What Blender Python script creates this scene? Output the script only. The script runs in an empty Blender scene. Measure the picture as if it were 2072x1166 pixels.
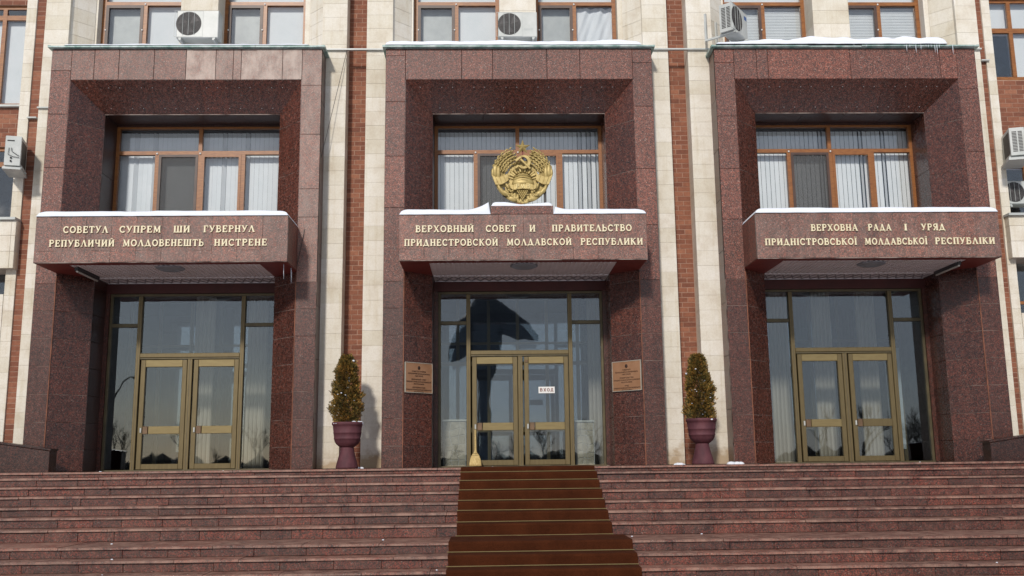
import bpy, bmesh, math, random
from mathutils import Vector, Matrix, noise
random.seed(7)
R = random.random
def U(a, b): return a + (b - a) * random.random()
sc = bpy.context.scene
col = sc.collection
# ------------------------------------------------------------ camera
cam_d = bpy.data.cameras.new('camera'); cam = bpy.data.objects.new('camera', cam_d); col.objects.link(cam)
cr = Vector((0.999647, -0.023951, -0.011501)); cu = Vector((0.007123, -0.175453, 0.984462)); cf = Vector((0.025597, 0.984196, 0.17522))
M = Matrix.Identity(4)
for i in range(3):
    M[i][0] = cr[i]; M[i][1] = cu[i]; M[i][2] = -cf[i]
M[0][3], M[1][3], M[2][3] = -0.645158, -17.560525, 0.094527
cam.matrix_world = M
cam_d.sensor_width = 36; cam_d.lens = 36 * 1969.14 / 2072; cam_d.clip_start = 0.1; cam_d.clip_end = 2000
sc.camera = cam
# ------------------------------------------------------------ light
SUN_EL, SUN_DX = 30.0, 0.25          # light travels (+x .25, +y 1, down)
w = bpy.data.worlds.new('World'); sc.world = w; w.use_nodes = True
nt = w.node_tree; nt.nodes.clear()
def N(nt, t, **k):
    n = nt.nodes.new(t)
    for a, b in k.items(): setattr(n, a, b)
    return n
sky = N(nt, 'ShaderNodeTexSky', sky_type='NISHITA', sun_disc=False)
sky.sun_elevation = math.radians(SUN_EL); sky.sun_rotation = math.radians(180 + math.degrees(math.atan(SUN_DX)))
sky.air_density = 1.0; sky.dust_density = 0.6; sky.ozone_density = 2.5
bg = N(nt, 'ShaderNodeBackground'); bg.inputs[1].default_value = 0.085
wo = N(nt, 'ShaderNodeOutputWorld')
tc = N(nt, 'ShaderNodeTexCoord'); mp = N(nt, 'ShaderNodeMapping'); mp.inputs['Scale'].default_value = (1, 1, 2.6)
cn = N(nt, 'ShaderNodeTexNoise'); cn.inputs['Scale'].default_value = 2.3; cn.inputs['Detail'].default_value = 7; cn.inputs['Roughness'].default_value = 0.55
cr_ = N(nt, 'ShaderNodeValToRGB'); cr_.color_ramp.elements[0].position = 0.34; cr_.color_ramp.elements[1].position = 0.66
mx = N(nt, 'ShaderNodeMix', data_type='RGBA')
cloud = N(nt, 'ShaderNodeMix', data_type='RGBA', blend_type='MIX')
L = nt.links.new
L(tc.outputs['Generated'], mp.inputs[0]); L(mp.outputs[0], cn.inputs['Vector']); L(cn.outputs['Fac'], cr_.inputs[0])
cmr = N(nt, 'ShaderNodeMapRange'); cmr.inputs[3].default_value = .35; cmr.inputs[4].default_value = 1.0; L(cr_.outputs[0], cmr.inputs[0])
L(cmr.outputs[0], mx.inputs[0]); L(sky.outputs[0], mx.inputs[6]); mx.inputs[7].default_value = (7.4, 7.9, 8.8, 1)
L(mx.outputs[2], bg.inputs[0]); L(bg.outputs[0], wo.inputs[0])
sd = bpy.data.lights.new('sun', 'SUN'); sun = bpy.data.objects.new('sun', sd); col.objects.link(sun)
sd.energy = 2.65; sd.angle = math.radians(5.0); sd.color = (1.0, 0.94, 0.86)
dirv = Vector((SUN_DX, 1.0, -math.tan(math.radians(SUN_EL)) * math.hypot(1, SUN_DX)))
sun.rotation_euler = dirv.to_track_quat('-Z', 'Y').to_euler(); sun.location = (-10, -30, 25)
sc.view_settings.view_transform = 'Standard'; sc.view_settings.look = 'None'
sc.view_settings.exposure = 0.0; sc.view_settings.gamma = 1.0; sc.view_settings.use_curve_mapping = False
sc.render.engine = 'CYCLES'
sc.cycles.max_bounces = 8; sc.cycles.transparent_max_bounces = 16; sc.cycles.caustics_reflective = False; sc.cycles.caustics_refractive = False

# ------------------------------------------------------------ materials
def mat(name, base=(.5, .5, .5), rough=.6, metal=0.0, spec=0.5):
    m = bpy.data.materials.new(name); m.use_nodes = True
    b = m.node_tree.nodes['Principled BSDF']
    b.inputs['Base Color'].default_value = (*base, 1); b.inputs['Roughness'].default_value = rough
    b.inputs['Metallic'].default_value = metal; b.inputs['Specular IOR Level'].default_value = spec
    return m, m.node_tree, b
def ramp(nt, stops, interp='LINEAR'):
    r = N(nt, 'ShaderNodeValToRGB'); e = r.color_ramp.elements; r.color_ramp.interpolation = interp
    while len(e) < len(stops): e.new(0.5)
    for i, (p, c) in enumerate(stops):
        e[i].position = p; e[i].color = (*c, 1) if len(c) == 3 else c
    return r
def wpos(nt, scale=(1, 1, 1)):
    g = N(nt, 'ShaderNodeNewGeometry'); m = N(nt, 'ShaderNodeMapping'); m.inputs['Scale'].default_value = scale
    nt.links.new(g.outputs['Position'], m.inputs[0]); return m.outputs[0]
def mixc(nt, a, b, f, mode='MIX'):
    x = N(nt, 'ShaderNodeMix', data_type='RGBA', blend_type=mode)
    for i, v in ((0, f), (6, a), (7, b)):
        if hasattr(v, 'links') or hasattr(v, 'is_output'): nt.links.new(v, x.inputs[i])
        elif i == 0: x.inputs[0].default_value = v
        else: x.inputs[i].default_value = (*v, 1)
    return x.outputs[2]
def tex(nt, vec, kind='N', scale=5, detail=4, rough=.5, feature='F1'):
    if kind == 'N':
        n = N(nt, 'ShaderNodeTexNoise'); n.inputs['Detail'].default_value = detail; n.inputs['Roughness'].default_value = rough
    else:
        n = N(nt, 'ShaderNodeTexVoronoi', feature=feature)
    n.inputs['Scale'].default_value = scale; nt.links.new(vec, n.inputs['Vector']); return n
def fmul(nt, a, k):
    m = N(nt, 'ShaderNodeMath', operation='MULTIPLY'); nt.links.new(a, m.inputs[0])
    if hasattr(k, 'is_output'): nt.links.new(k, m.inputs[1])
    else: m.inputs[1].default_value = k
    return m.outputs[0]
def bump(nt, b, h, strength=.3, dist=.01):
    n = N(nt, 'ShaderNodeBump'); n.inputs['Strength'].default_value = strength; n.inputs['Distance'].default_value = dist
    nt.links.new(h, n.inputs['Height']); nt.links.new(n.outputs[0], b.inputs['Normal'])

def granite(name, gain=1.0, red=1.0, rough=.38, streak=.35, dust=0.0, rnd=.45):
    m, nt, b = mat(name, rough=rough)
    p = wpos(nt)
    v = tex(nt, p, 'V', 95)
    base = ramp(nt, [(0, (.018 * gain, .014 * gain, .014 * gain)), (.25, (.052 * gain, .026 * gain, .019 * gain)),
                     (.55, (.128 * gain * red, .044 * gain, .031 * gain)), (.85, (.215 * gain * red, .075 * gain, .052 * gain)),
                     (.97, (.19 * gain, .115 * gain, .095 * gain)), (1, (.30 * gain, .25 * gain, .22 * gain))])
    sep = N(nt, 'ShaderNodeSeparateColor'); nt.links.new(v.outputs['Color'], sep.inputs[0]); nt.links.new(sep.outputs[0], base.inputs[0])
    c = base.outputs[0]
    big = tex(nt, p, 'N', 16, 6, .75)
    r2 = ramp(nt, [(.34, (.50, .50, .54)), (.5, (1, 1, 1)), (.66, (1.5, 1.25, 1.12))]); nt.links.new(big.outputs['Fac'], r2.inputs[0])
    c = mixc(nt, c, r2.outputs[0], .8, 'MULTIPLY')
    st = tex(nt, wpos(nt, (9, 9, .55)), 'N', 1.4, 5, .6)
    r3 = ramp(nt, [(.38, (.6, .56, .56)), (.52, (1, 1, 1)), (.66, (1.1, 1.08, 1.08))]); nt.links.new(st.outputs['Fac'], r3.inputs[0])
    c = mixc(nt, c, r3.outputs[0], streak, 'MULTIPLY')
    oi = N(nt, 'ShaderNodeObjectInfo')
    r4 = ramp(nt, [(0, (.64, .64, .68)), (.35, (.92, .92, .94)), (.7, (1.1, 1.0, .96)), (1, (1.45, 1.2, 1.08))]); nt.links.new(oi.outputs['Random'], r4.inputs[0])
    c = mixc(nt, c, r4.outputs[0], rnd, 'MULTIPLY')
    # object colour: r = bleached weathering amount
    s2 = N(nt, 'ShaderNodeSeparateColor'); nt.links.new(oi.outputs['Color'], s2.inputs[0])
    blot = tex(nt, wpos(nt, (2.2, 2.2, 1.2)), 'N', 2.2, 6, .7)
    r5 = ramp(nt, [(.35, (.35, .35, .35)), (.6, (1, 1, 1))]); nt.links.new(blot.outputs['Fac'], r5.inputs[0])
    f = fmul(nt, r5.outputs[0], s2.outputs[0])
    c = mixc(nt, c, (.52, .42, .36), f)
    if dust:
        dn = tex(nt, wpos(nt, (1, 1, 1)), 'N', 5, 6, .7)
        r6 = ramp(nt, [(.35, (0, 0, 0)), (.65, (1, 1, 1))]); nt.links.new(dn.outputs['Fac'], r6.inputs[0])
        c = mixc(nt, c, (.33, .19, .14), fmul(nt, r6.outputs[0], dust))
    nt.links.new(c, b.inputs['Base Color'])
    rr = N(nt, 'ShaderNodeMapRange'); nt.links.new(big.outputs['Fac'], rr.inputs[0])
    rr.inputs[3].default_value = rough - .1; rr.inputs[4].default_value = rough + .18; nt.links.new(rr.outputs[0], b.inputs['Roughness'])
    bump(nt, b, v.outputs['Distance'], .12, .004)
    return m
GR = granite('weathered red granite', 1.25, 1.0, .5)
GRP = granite('polished red granite', .70, 1.05, .22)
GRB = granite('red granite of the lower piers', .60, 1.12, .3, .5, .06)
GRD = granite('dark polished granite', .36, 1.0, .34)  # dark parapet granite; on the left reveals it paints in their shade
GRT = granite('granite tread', .85, 1.15, .55, .15, .8, 1.0)
GRR = granite('granite riser', .60, 1.35, .5, .6, .14, .95)

def mortar(name, a, bcol, rough=.9):
    m, nt, b = mat(name, rough=rough); n = tex(nt, wpos(nt), 'N', 3.2, 4, .6)
    r = ramp(nt, [(.4, a), (.6, bcol)]); nt.links.new(n.outputs['Fac'], r.inputs[0]); nt.links.new(r.outputs[0], b.inputs['Base Color']); return m
MORT = mortar('joint mortar', (.06, .035, .03), (.30, .24, .21))
MORTD = mortar('dark joint', (.012, .008, .007), (.06, .035, .03))
MORTR = mortar('stair joint', (.05, .028, .022), (.22, .12, .09))
MORTB = mortar('brick mortar', (.32, .19, .13), (.42, .27, .2))
MORTS = mortar('stone joint', (.56, .52, .45), (.66, .62, .55))

def limestone():
    m, nt, b = mat('cream limestone', rough=.85)
    n = tex(nt, wpos(nt), 'N', 2.6, 8, .65)
    r = ramp(nt, [(.3, (.63, .57, .48)), (.5, (.73, .69, .61)), (.7, (.77, .74, .68))]); nt.links.new(n.outputs['Fac'], r.inputs[0])
    oi = N(nt, 'ShaderNodeObjectInfo')
    r4 = ramp(nt, [(0, (.90, .87, .80)), (.5, (1, .98, .95)), (1, (1.05, 1.04, 1.04))]); nt.links.new(oi.outputs['Random'], r4.inputs[0])
    c = mixc(nt, r.outputs[0], r4.outputs[0], .9, 'MULTIPLY')
    st = tex(nt, wpos(nt, (7, 7, .5)), 'N', 1.6, 5, .6)
    r3 = ramp(nt, [(.30, (.86, .82, .74)), (.48, (1, 1, 1))]); nt.links.new(st.outputs['Fac'], r3.inputs[0])
    c = mixc(nt, c, r3.outputs[0], .75, 'MULTIPLY')
    fine = tex(nt, wpos(nt, (1, 1, 1)), 'N', 40, 5, .7)
    rf = ramp(nt, [(.3, (.86, .84, .8)), (.6, (1.02, 1.02, 1.02))]); nt.links.new(fine.outputs['Fac'], rf.inputs[0])
    c = mixc(nt, c, rf.outputs[0], .7, 'MULTIPLY')
    # damp, salt-stained foot of the pier: real dirt on the lowest half metre
    g = N(nt, 'ShaderNodeNewGeometry'); s = N(nt, 'ShaderNodeSeparateXYZ'); nt.links.new(g.outputs['Position'], s.inputs[0])
    wob = N(nt, 'ShaderNodeMath', operation='MULTIPLY_ADD'); nt.links.new(n.outputs['Fac'], wob.inputs[0]); wob.inputs[1].default_value = -1.1; nt.links.new(s.outputs['Z'], wob.inputs[2])
    mr = N(nt, 'ShaderNodeMapRange'); nt.links.new(wob.outputs[0], mr.inputs[0]); mr.inputs[1].default_value = -.42; mr.inputs[2].default_value = -.22; mr.inputs[3].default_value = .75; mr.inputs[4].default_value = 0
    c = mixc(nt, c, (.36, .24, .12), mr.outputs[0])
    nt.links.new(c, b.inputs['Base Color']); bump(nt, b, fine.outputs['Fac'], .25, .004)
    return m
STONE = limestone()
def brickm():
    m, nt, b = mat('terracotta brick', rough=.8)
    oi = N(nt, 'ShaderNodeObjectInfo')
    r4 = ramp(nt, [(0, (.18, .062, .034)), (.3, (.225, .08, .043)), (.7, (.265, .098, .052)), (1, (.32, .13, .072))]); nt.links.new(oi.outputs['Random'], r4.inputs[0])
    n = tex(nt, wpos(nt), 'N', 14, 6, .7)
    r = ramp(nt, [(.35, (.75, .72, .72)), (.65, (1.1, 1.1, 1.1))]); nt.links.new(n.outputs['Fac'], r.inputs[0])
    c = mixc(nt, r4.outputs[0], r.outputs[0], .9, 'MULTIPLY'); nt.links.new(c, b.inputs['Base Color']); bump(nt, b, n.outputs['Fac'], .3, .004)
    return m
BRICK = brickm()
def noisy(name, c1, c2, rough=.5, metal=0, scale=6, bstr=0.0, stretch=(1, 1, 1), spec=.5):
    m, nt, b = mat(name, rough=rough, metal=metal, spec=spec); n = tex(nt, wpos(nt, stretch), 'N', scale, 5, .6)
    r = ramp(nt, [(.35, c1), (.65, c2)]); nt.links.new(n.outputs['Fac'], r.inputs[0]); nt.links.new(r.outputs[0], b.inputs['Base Color'])
    if bstr: bump(nt, b, n.outputs['Fac'], bstr, .01)
    return m
WOOD = noisy('varnished orange window frame', (.20, .068, .018), (.33, .13, .035), .4, 0, 8, 0, (1, 1, 6))
SASH = noisy('dark brown sash', (.055, .03, .024), (.09, .05, .036), .45)
BRASS = noisy('bronze anodised door frame', (.135, .10, .044), (.165, .125, .056), .42, .35, 5, 0, (6, 6, 1))
BRASSL = noisy('pale bronze door rail', (.22, .165, .072), (.26, .20, .088), .4, .35, 5, 0, (1, 6, 6))
BRASSD = noisy('dull olive metal frame', (.085, .07, .04), (.13, .105, .055), .45, .35, 5)
GOLD = noisy('gilded emblem paint', (.34, .245, .08), (.54, .41, .16), .48, .25, 9, .2)
GOLDH = noisy('bright gilding', (.6, .47, .2), (.68, .55, .26), .45, .2, 9)
GOLDL = noisy('pale gold letter', (.74, .64, .42), (.84, .76, .54), .5, 0, 12)
MAROON = noisy('maroon painted soffit', (.15, .022, .015), (.20, .03, .02), .6, 0, 4)
MAROON_SHADED = noisy('maroon beam paint with shade', (.05, .008, .006), (.07, .012, .009), .6, 0, 4)  # soffit maroon darkened: shade under the canopy put into the colour
WHITEP = noisy('white ceiling panel', (.74, .72, .72), (.84, .81, .81), .7, 0, 6)
WHITEM = noisy('white enamel', (.44, .46, .44), (.54, .55, .53), .4, 0, 4)
GREYM = noisy('grey enamel', (.40, .42, .41), (.5, .52, .5), .45, 0, 4)
DARK = noisy('dark grille', (.03, .028, .028), (.06, .055, .055), .6, 0, 20)
COPPER = noisy('green oxidised flashing', (.16, .28, .25), (.50, .58, .56), .6, .2, 6)
SNOW, nts, bs = mat('snow', (.76, .79, .86), .8)
_n = tex(nts, wpos(nts), 'N', 18, 6, .7); bump(nts, bs, _n.outputs['Fac'], .35, .02)
bs.inputs['Subsurface Weight'].default_value = .15; bs.inputs['Subsurface Radius'].default_value = (.05, .06, .08)
ICE, _a, bi_ = mat('ice', (.75, .82, .88), .12); bi_.inputs['Alpha'].default_value = .75
BLIND = noisy('white fabric blind', (.84, .87, .88), (.90, .92, .93), .8, 0, 3)
CURT = noisy('pale curtain', (.8, .83, .86), (.86, .88, .9), .85, 0, 3)
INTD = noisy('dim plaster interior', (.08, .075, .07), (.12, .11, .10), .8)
INTB = noisy('beige vestibule column', (.42, .34, .25), (.54, .45, .34), .6, 0, 2, 0, (6, 6, .6))
POT = noisy('plum glazed clay', (.06, .015, .022), (.12, .036, .045), .75, 0, 5, .35, (1, 1, .5))
CARP, ntc, bc = mat('rust brown carpet', rough=.97, spec=.1)
_v = tex(ntc, wpos(ntc), 'N', 120, 3, .8); _w = tex(ntc, wpos(ntc), 'N', 3, 5, .6)
_r = ramp(ntc, [(.3, (.034, .0088, .003)), (.7, (.092, .0255, .009))]); ntc.links.new(_v.outputs['Fac'], _r.inputs[0])
_r2 = ramp(ntc, [(.35, (.75, .75, .75)), (.65, (1.1, 1.1, 1.1))]); ntc.links.new(_w.outputs['Fac'], _r2.inputs[0])
ntc.links.new(mixc(ntc, _r.outputs[0], _r2.outputs[0], 1.0, 'MULTIPLY'), bc.inputs['Base Color']); bump(ntc, bc, _v.outputs['Fac'], .8, .01)
STRAW = noisy('straw', (.42, .29, .10), (.66, .5, .22), .7, 0, 60, .5, (1, 1, .1))
SNOWG = noisy('trodden snow ground', (.42, .43, .46), (.7, .72, .76), .8, 0, .6)
BARK = noisy('dark bark', (.03, .025, .02), (.06, .05, .04), .9)
BRONZE = noisy('dark bronze with haze', (.045, .055, .07), (.08, .09, .11), .6, 0)  # distance haze mixed into the bronze as a lighter, bluish colour
PLAQ = noisy('copper plaque', (.40, .20, .10), (.5, .27, .15), .35, .5, 3)
PLAQF = noisy('plaque frame', (.62, .56, .45), (.74, .68, .56), .3, .6, 3)
INK, _a, _b = mat('dark lettering', (.035, .015, .008), .6)
PAPER, _a, _b = mat('white paper', (.8, .8, .78), .7)
REDI, _a, _b = mat('brown red print', (.18, .045, .03), .6)
BLUEI, _a, _b = mat('blue print', (.06, .12, .3), .6)
TUBE, _a, _b = mat('frosted lamp cover', (.24, .25, .27), .3)
TUBEW, _a, _b = mat('white lamp tube', (.6, .58, .52), .4)
CRAZY = noisy('rough beige stone', (.42, .35, .25), (.66, .56, .42), .85, 0, 8, .5)
PAVE = noisy('landing paving', (.16, .07, .06), (.24, .12, .10), .6)

def glass(name, refl, tint, wave=.0):
    m = bpy.data.materials.new(name); m.use_nodes = True; nt = m.node_tree; nt.nodes.clear()
    o = N(nt, 'ShaderNodeOutputMaterial'); t = N(nt, 'ShaderNodeBsdfTransparent'); t.inputs[0].default_value = (*tint, 1)
    g = N(nt, 'ShaderNodeBsdfGlossy'); g.inputs['Roughness'].default_value = 0.015; g.inputs[0].default_value = (.92, .96, 1, 1)
    fr = N(nt, 'ShaderNodeFresnel'); fr.inputs[0].default_value = 1.5
    mr = N(nt, 'ShaderNodeMapRange'); mr.inputs[1].default_value = .04; mr.inputs[2].default_value = 1; mr.inputs[3].default_value = refl; mr.inputs[4].default_value = 1
    mxs = N(nt, 'ShaderNodeMixShader')
    nt.links.new(fr.outputs[0], mr.inputs[0]); nt.links.new(mr.outputs[0], mxs.inputs[0]); nt.links.new(t.outputs[0], mxs.inputs[1]); nt.links.new(g.outputs[0], mxs.inputs[2])
    nt.links.new(mxs.outputs[0], o.inputs[0])
    if wave:
        n = tex(nt, wpos(nt), 'N', 1.3, 2, .4); bn = N(nt, 'ShaderNodeBump'); bn.inputs['Strength'].default_value = wave; bn.inputs['Distance'].default_value = .02
        nt.links.new(n.outputs['Fac'], bn.inputs['Height']); nt.links.new(bn.outputs[0], g.inputs['Normal'])
    return m
GLD = glass('door glass', .088, (.84, .88, .9), .08)
GLI = glass('inner glass', .15, (.75, .8, .82), .1)
GLW = glass('window glass', .065, (.985, .995, 1), .1)

# ------------------------------------------------------------ builders
def link(name, me, m=None, parent=None, loc=None):
    if m is not None and not me.materials: me.materials.append(m)
    o = bpy.data.objects.new(name, me); col.objects.link(o)
    o.color = (0, 0, 0, 1)
    if parent is not None: o.parent = parent
    if loc is not None: o.location = loc
    return o
def thing(name, label, cat, loc=(0, 0, 0), group=None, kind=None, rotz=0):
    o = bpy.data.objects.new(name, None); col.objects.link(o); o.location = loc; o.rotation_euler = (0, 0, rotz)
    o.empty_display_size = .1
    if label: o['label'] = label
    if cat: o['category'] = cat
    if group: o['group'] = group
    if kind: o['kind'] = kind
    return o
def tag(o, label=None, cat=None, group=None, kind=None):
    for k, v in (('label', label), ('category', cat), ('group', group), ('kind', kind)):
        if v: o[k] = v
    return o
def part(name, parent, loc=(0, 0, 0), rotz=0):
    o = bpy.data.objects.new(name, None); col.objects.link(o); o.parent = parent; o.location = loc; o.rotation_euler = (0, 0, rotz); o.empty_display_size = .1; return o
class MB:
    def __init__(s): s.v = []; s.f = []
    def add(s, vs, fs):
        k = len(s.v); s.v += [tuple(v) for v in vs]; s.f += [tuple(i + k for i in f) for f in fs]; return s
    def box(s, x0, x1, y0, y1, z0, z1):
        v = [(x, y, z) for z in (z0, z1) for y in (y0, y1) for x in (x0, x1)]
        return s.add(v, [(0, 2, 3, 1), (4, 5, 7, 6), (0, 1, 5, 4), (2, 6, 7, 3), (0, 4, 6, 2), (1, 3, 7, 5)])
    def prism(s, pts, n, th, ch=0.0):
        """front polygon pts (3D, planar), outward normal n; thickness th behind; chamfer ch"""
        n = Vector(n).normalized(); P = [Vector(p) for p in pts]; k = len(P)
        nn = Vector((0, 0, 0))
        for i in range(k): nn += P[i].cross(P[(i + 1) % k])
        if nn.dot(n) < 0: P.reverse()
        if ch:
            ins = []
            for i in range(k):
                a, b, c = P[i - 1], P[i], P[(i + 1) % k]
                d1 = (b - a).normalized(); d2 = (c - b).normalized()
                n1 = n.cross(d1); n2 = n.cross(d2); bis = (n1 + n2)
                q = bis.length
                if q < 1e-6: bis = n1; q = 1
                bis = bis / q; cs = max(.35, bis.dot(n1)); ins.append(b + bis * (ch / cs))
            fr = ins; mid = [p - n * ch for p in P]; bk = [p - n * th for p in P]
            vs = fr + mid + bk
            fs = [tuple(range(k))] + [(i, k + i, k + (i + 1) % k, (i + 1) % k) for i in range(k)] + [(k + i, 2 * k + i, 2 * k + (i + 1) % k, k + (i + 1) % k) for i in range(k)]
            fs.append(tuple(reversed(range(2 * k, 3 * k))))
        else:
            bk = [p - n * th for p in P]; vs = P + bk
            fs = [tuple(range(k))] + [(i, k + i, k + (i + 1) % k, (i + 1) % k) for i in range(k)] + [tuple(reversed(range(k, 2 * k)))]
        return s.add(vs, fs)
    def tube(s, pts, r, seg=8, cap=True):
        P = [Vector(p) for p in pts]; k = len(P); rr = r if isinstance(r, (list, tuple)) else [r] * k
        rings = []
        for i in range(k):
            t = (P[min(i + 1, k - 1)] - P[max(i - 1, 0)]).normalized()
            a = t.orthogonal().normalized() if i == 0 else (pa - t * pa.dot(t)).normalized()
            pa = a; b = t.cross(a)
            rings.append([P[i] + (a * math.cos(2 * math.pi * j / seg) + b * math.sin(2 * math.pi * j / seg)) * rr[i] for j in range(seg)])
        vs = [v for r_ in rings for v in r_]; fs = []
        for i in range(k - 1):
            for j in range(seg):
                a0 = i * seg + j; a1 = i * seg + (j + 1) % seg; fs.append((a0, a1, a1 + seg, a0 + seg))
        if cap: fs.append(tuple(reversed(range(seg)))); fs.append(tuple(range((k - 1) * seg, k * seg)))
        return s.add(vs, fs)
    def lathe(s, prof, c=(0, 0, 0), seg=32):
        vs = []; fs = []; k = len(prof)
        for (r, z) in prof:
            for j in range(seg):
                a = 2 * math.pi * j / seg; vs.append((c[0] + r * math.cos(a), c[1] + r * math.sin(a), c[2] + z))
        for i in range(k - 1):
            for j in range(seg):
                a0 = i * seg + j; a1 = i * seg + (j + 1) % seg; fs.append((a0, a1, a1 + seg, a0 + seg))
        fs.append(tuple(reversed(range(seg)))); fs.append(tuple(range((k - 1) * seg, k * seg)))
        return s.add(vs, fs)
    def ball(s, c, r, seg=8, rings=5, sc_=(1, 1, 1), rot=None):
        vs = []; fs = []
        for i in range(rings + 1):
            th = math.pi * i / rings
            for j in range(seg):
                a = 2 * math.pi * j / seg
                v = Vector((math.sin(th) * math.cos(a) * sc_[0], math.sin(th) * math.sin(a) * sc_[1], math.cos(th) * sc_[2])) * r
                if rot: v = rot @ v
                vs.append(Vector(c) + v)
        for i in range(rings):
            for j in range(seg):
                a0 = i * seg + j; a1 = i * seg + (j + 1) % seg; fs.append((a0, a0 + seg, a1 + seg, a1))
        return s.add(vs, fs)
    def mesh(s, name, smooth=False):
        me = bpy.data.meshes.new(name); me.from_pydata(s.v, [], s.f); me.validate()
        bm = bmesh.new(); bm.from_mesh(me); bmesh.ops.remove_doubles(bm, verts=bm.verts, dist=1e-6)
        bmesh.ops.recalc_face_normals(bm, faces=bm.faces); bm.to_mesh(me); bm.free()
        if smooth:
            for p in me.polygons: p.use_smooth = True
        me.update(); return me
    def build(s, name, m, parent=None, smooth=False, loc=None):
        return link(name, s.mesh(name, smooth), m, parent, loc)
def box(name, m, parent, x0, x1, y0, y1, z0, z1): return MB().box(x0, x1, y0, y1, z0, z1).build(name, m, parent)

def clip(poly, hps):
    """clip 2D polygon by half planes a*u+b*v<=c"""
    for a, b, c in hps:
        out = []
        for i in range(len(poly)):
            p, q = poly[i], poly[(i + 1) % len(poly)]
            dp = a * p[0] + b * p[1] - c; dq = a * q[0] + b * q[1] - c
            if dp <= 1e-9: out.append(p)
            if (dp < -1e-9 and dq > 1e-9) or (dp > 1e-9 and dq < -1e-9):
                t = dp / (dp - dq); out.append((p[0] + t * (q[0] - p[0]), p[1] + t * (q[1] - p[1])))
        poly = out
        if len(poly) < 3: return []
    o = [poly[0]]
    for p in poly[1:]:
        if math.dist(p, o[-1]) > 1e-4: o.append(p)
    if len(o) > 2 and math.dist(o[0], o[-1]) < 1e-4: o.pop()
    return o if len(o) > 2 else []
def hp_of(region):
    """half planes of convex ccw/cw region"""
    A = sum(region[i][0] * region[(i + 1) % len(region)][1] - region[(i + 1) % len(region)][0] * region[i][1] for i in range(len(region)))
    r = region if A > 0 else region[::-1]; h = []
    for i in range(len(r)):
        p, q = r[i], r[(i + 1) % len(r)]; dx, dy = q[0] - p[0], q[1] - p[1]; l = math.hypot(dx, dy)
        a, b = dy / l, -dx / l; h.append((a, b, a * p[0] + b * p[1]))
    return h
def panel(name, parent, m, O, Uv, Vv, n, region, us, vs, gap=.006, th=.03, ch=.004, jit=.0015, bleach=None, mj=None, jd=.012):
    """slabs on the plane O + u*Uv + v*Vv cut by the grid us x vs, clipped to convex region; plus the joint bed behind"""
    O, Uv, Vv, n = Vector(O), Vector(Uv).normalized(), Vector(Vv).normalized(), Vector(n).normalized()
    H = hp_of(region)
    if mj is not None:
        MB().prism([O + Uv * u + Vv * v - n * jd for u, v in region], n, .05).build('joint_bed', mj, parent)
    for i in range(len(us) - 1):
        vv = vs[i % len(vs)] if isinstance(vs[0], (list, tuple)) else vs
        for j in range(len(vv) - 1):
            c = clip([(us[i] + gap / 2, vv[j] + gap / 2), (us[i + 1] - gap / 2, vv[j] + gap / 2), (us[i + 1] - gap / 2, vv[j + 1] - gap / 2), (us[i] + gap / 2, vv[j + 1] - gap / 2)], H)
            if not c: continue
            if max(p[0] for p in c) - min(p[0] for p in c) < .02 or max(p[1] for p in c) - min(p[1] for p in c) < .02: continue
            off = n * U(-jit, jit)
            o = MB().prism([O + Uv * u + Vv * v + off for u, v in c], n, th, ch).build(name, m, parent)
            b = 0.0
            if bleach:
                cx = sum(p[0] for p in c) / len(c); cz = sum(p[1] for p in c) / len(c); b = bleach(cx, cz)
            o.color = (b, 0, 0, 1)

# ------------------------------------------------------------ ground, stairs
ZS = [0.0, -.085, -.212, -.347, -.49, -.62, -.763, -.93, -1.067, -1.21, -1.35, -1.49]
YE = [-1.6 - .35 * i for i in range(7)] + [-4.64, -5.0, -5.35, -5.70]
XL, XR = -15.0, 15.0
g = MB().add([(-150, -220, -1.49), (150, -220, -1.49), (150, 60, -1.49), (-150, 60, -1.49)], [(0, 1, 2, 3)]).build('ground', SNOWG)
tag(g, 'snowy trodden square in front of the stairs', 'ground', kind='structure')
stairs = thing('staircase', 'wide flight of red granite steps up to the three entrances', 'stairs', (0, -1.6, 0), kind='structure')
stairs.location = (0, 0, 0)
land = MB().box(XL, XR, YE[0] + .10, 1.2, -1.5, -.032).build('landing', PAVE, stairs)
def long_slab(x0, x1, y0, y1, z0, z1, m, name, parent, rag):
    """a stone slab with a slightly uneven front edge"""
    k = max(2, int((x1 - x0) / .16)); vs = []
    for i in range(k + 1):
        x = x0 + (x1 - x0) * i / k
        e = (noise.noise(Vector((x * 3.1, y0 * 7, z1 * 5))) * .5 + noise.noise(Vector((x * 13, y0 * 9, 3))) * .3) * rag
        dz = noise.noise(Vector((x * 9, y0 * 5, 8))) * rag * .25
        vs += [(x, y0 + e, z0), (x, y0 + e + .004, z1 - .005 + dz), (x, y0 + e + .012, z1 + dz * .3), (x, y1, z1), (x, y1, z0)]
    fs = []
    for i in range(k):
        a, b = i * 5, i * 5 + 5
        for j in range(5): fs.append((a + j, b + j, b + (j + 1) % 5, a + (j + 1) % 5))
    fs += [(4, 3, 2, 1, 0), tuple(k * 5 + j for j in range(5))]
    return MB().add(vs, fs).build(name, m, parent)
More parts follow.
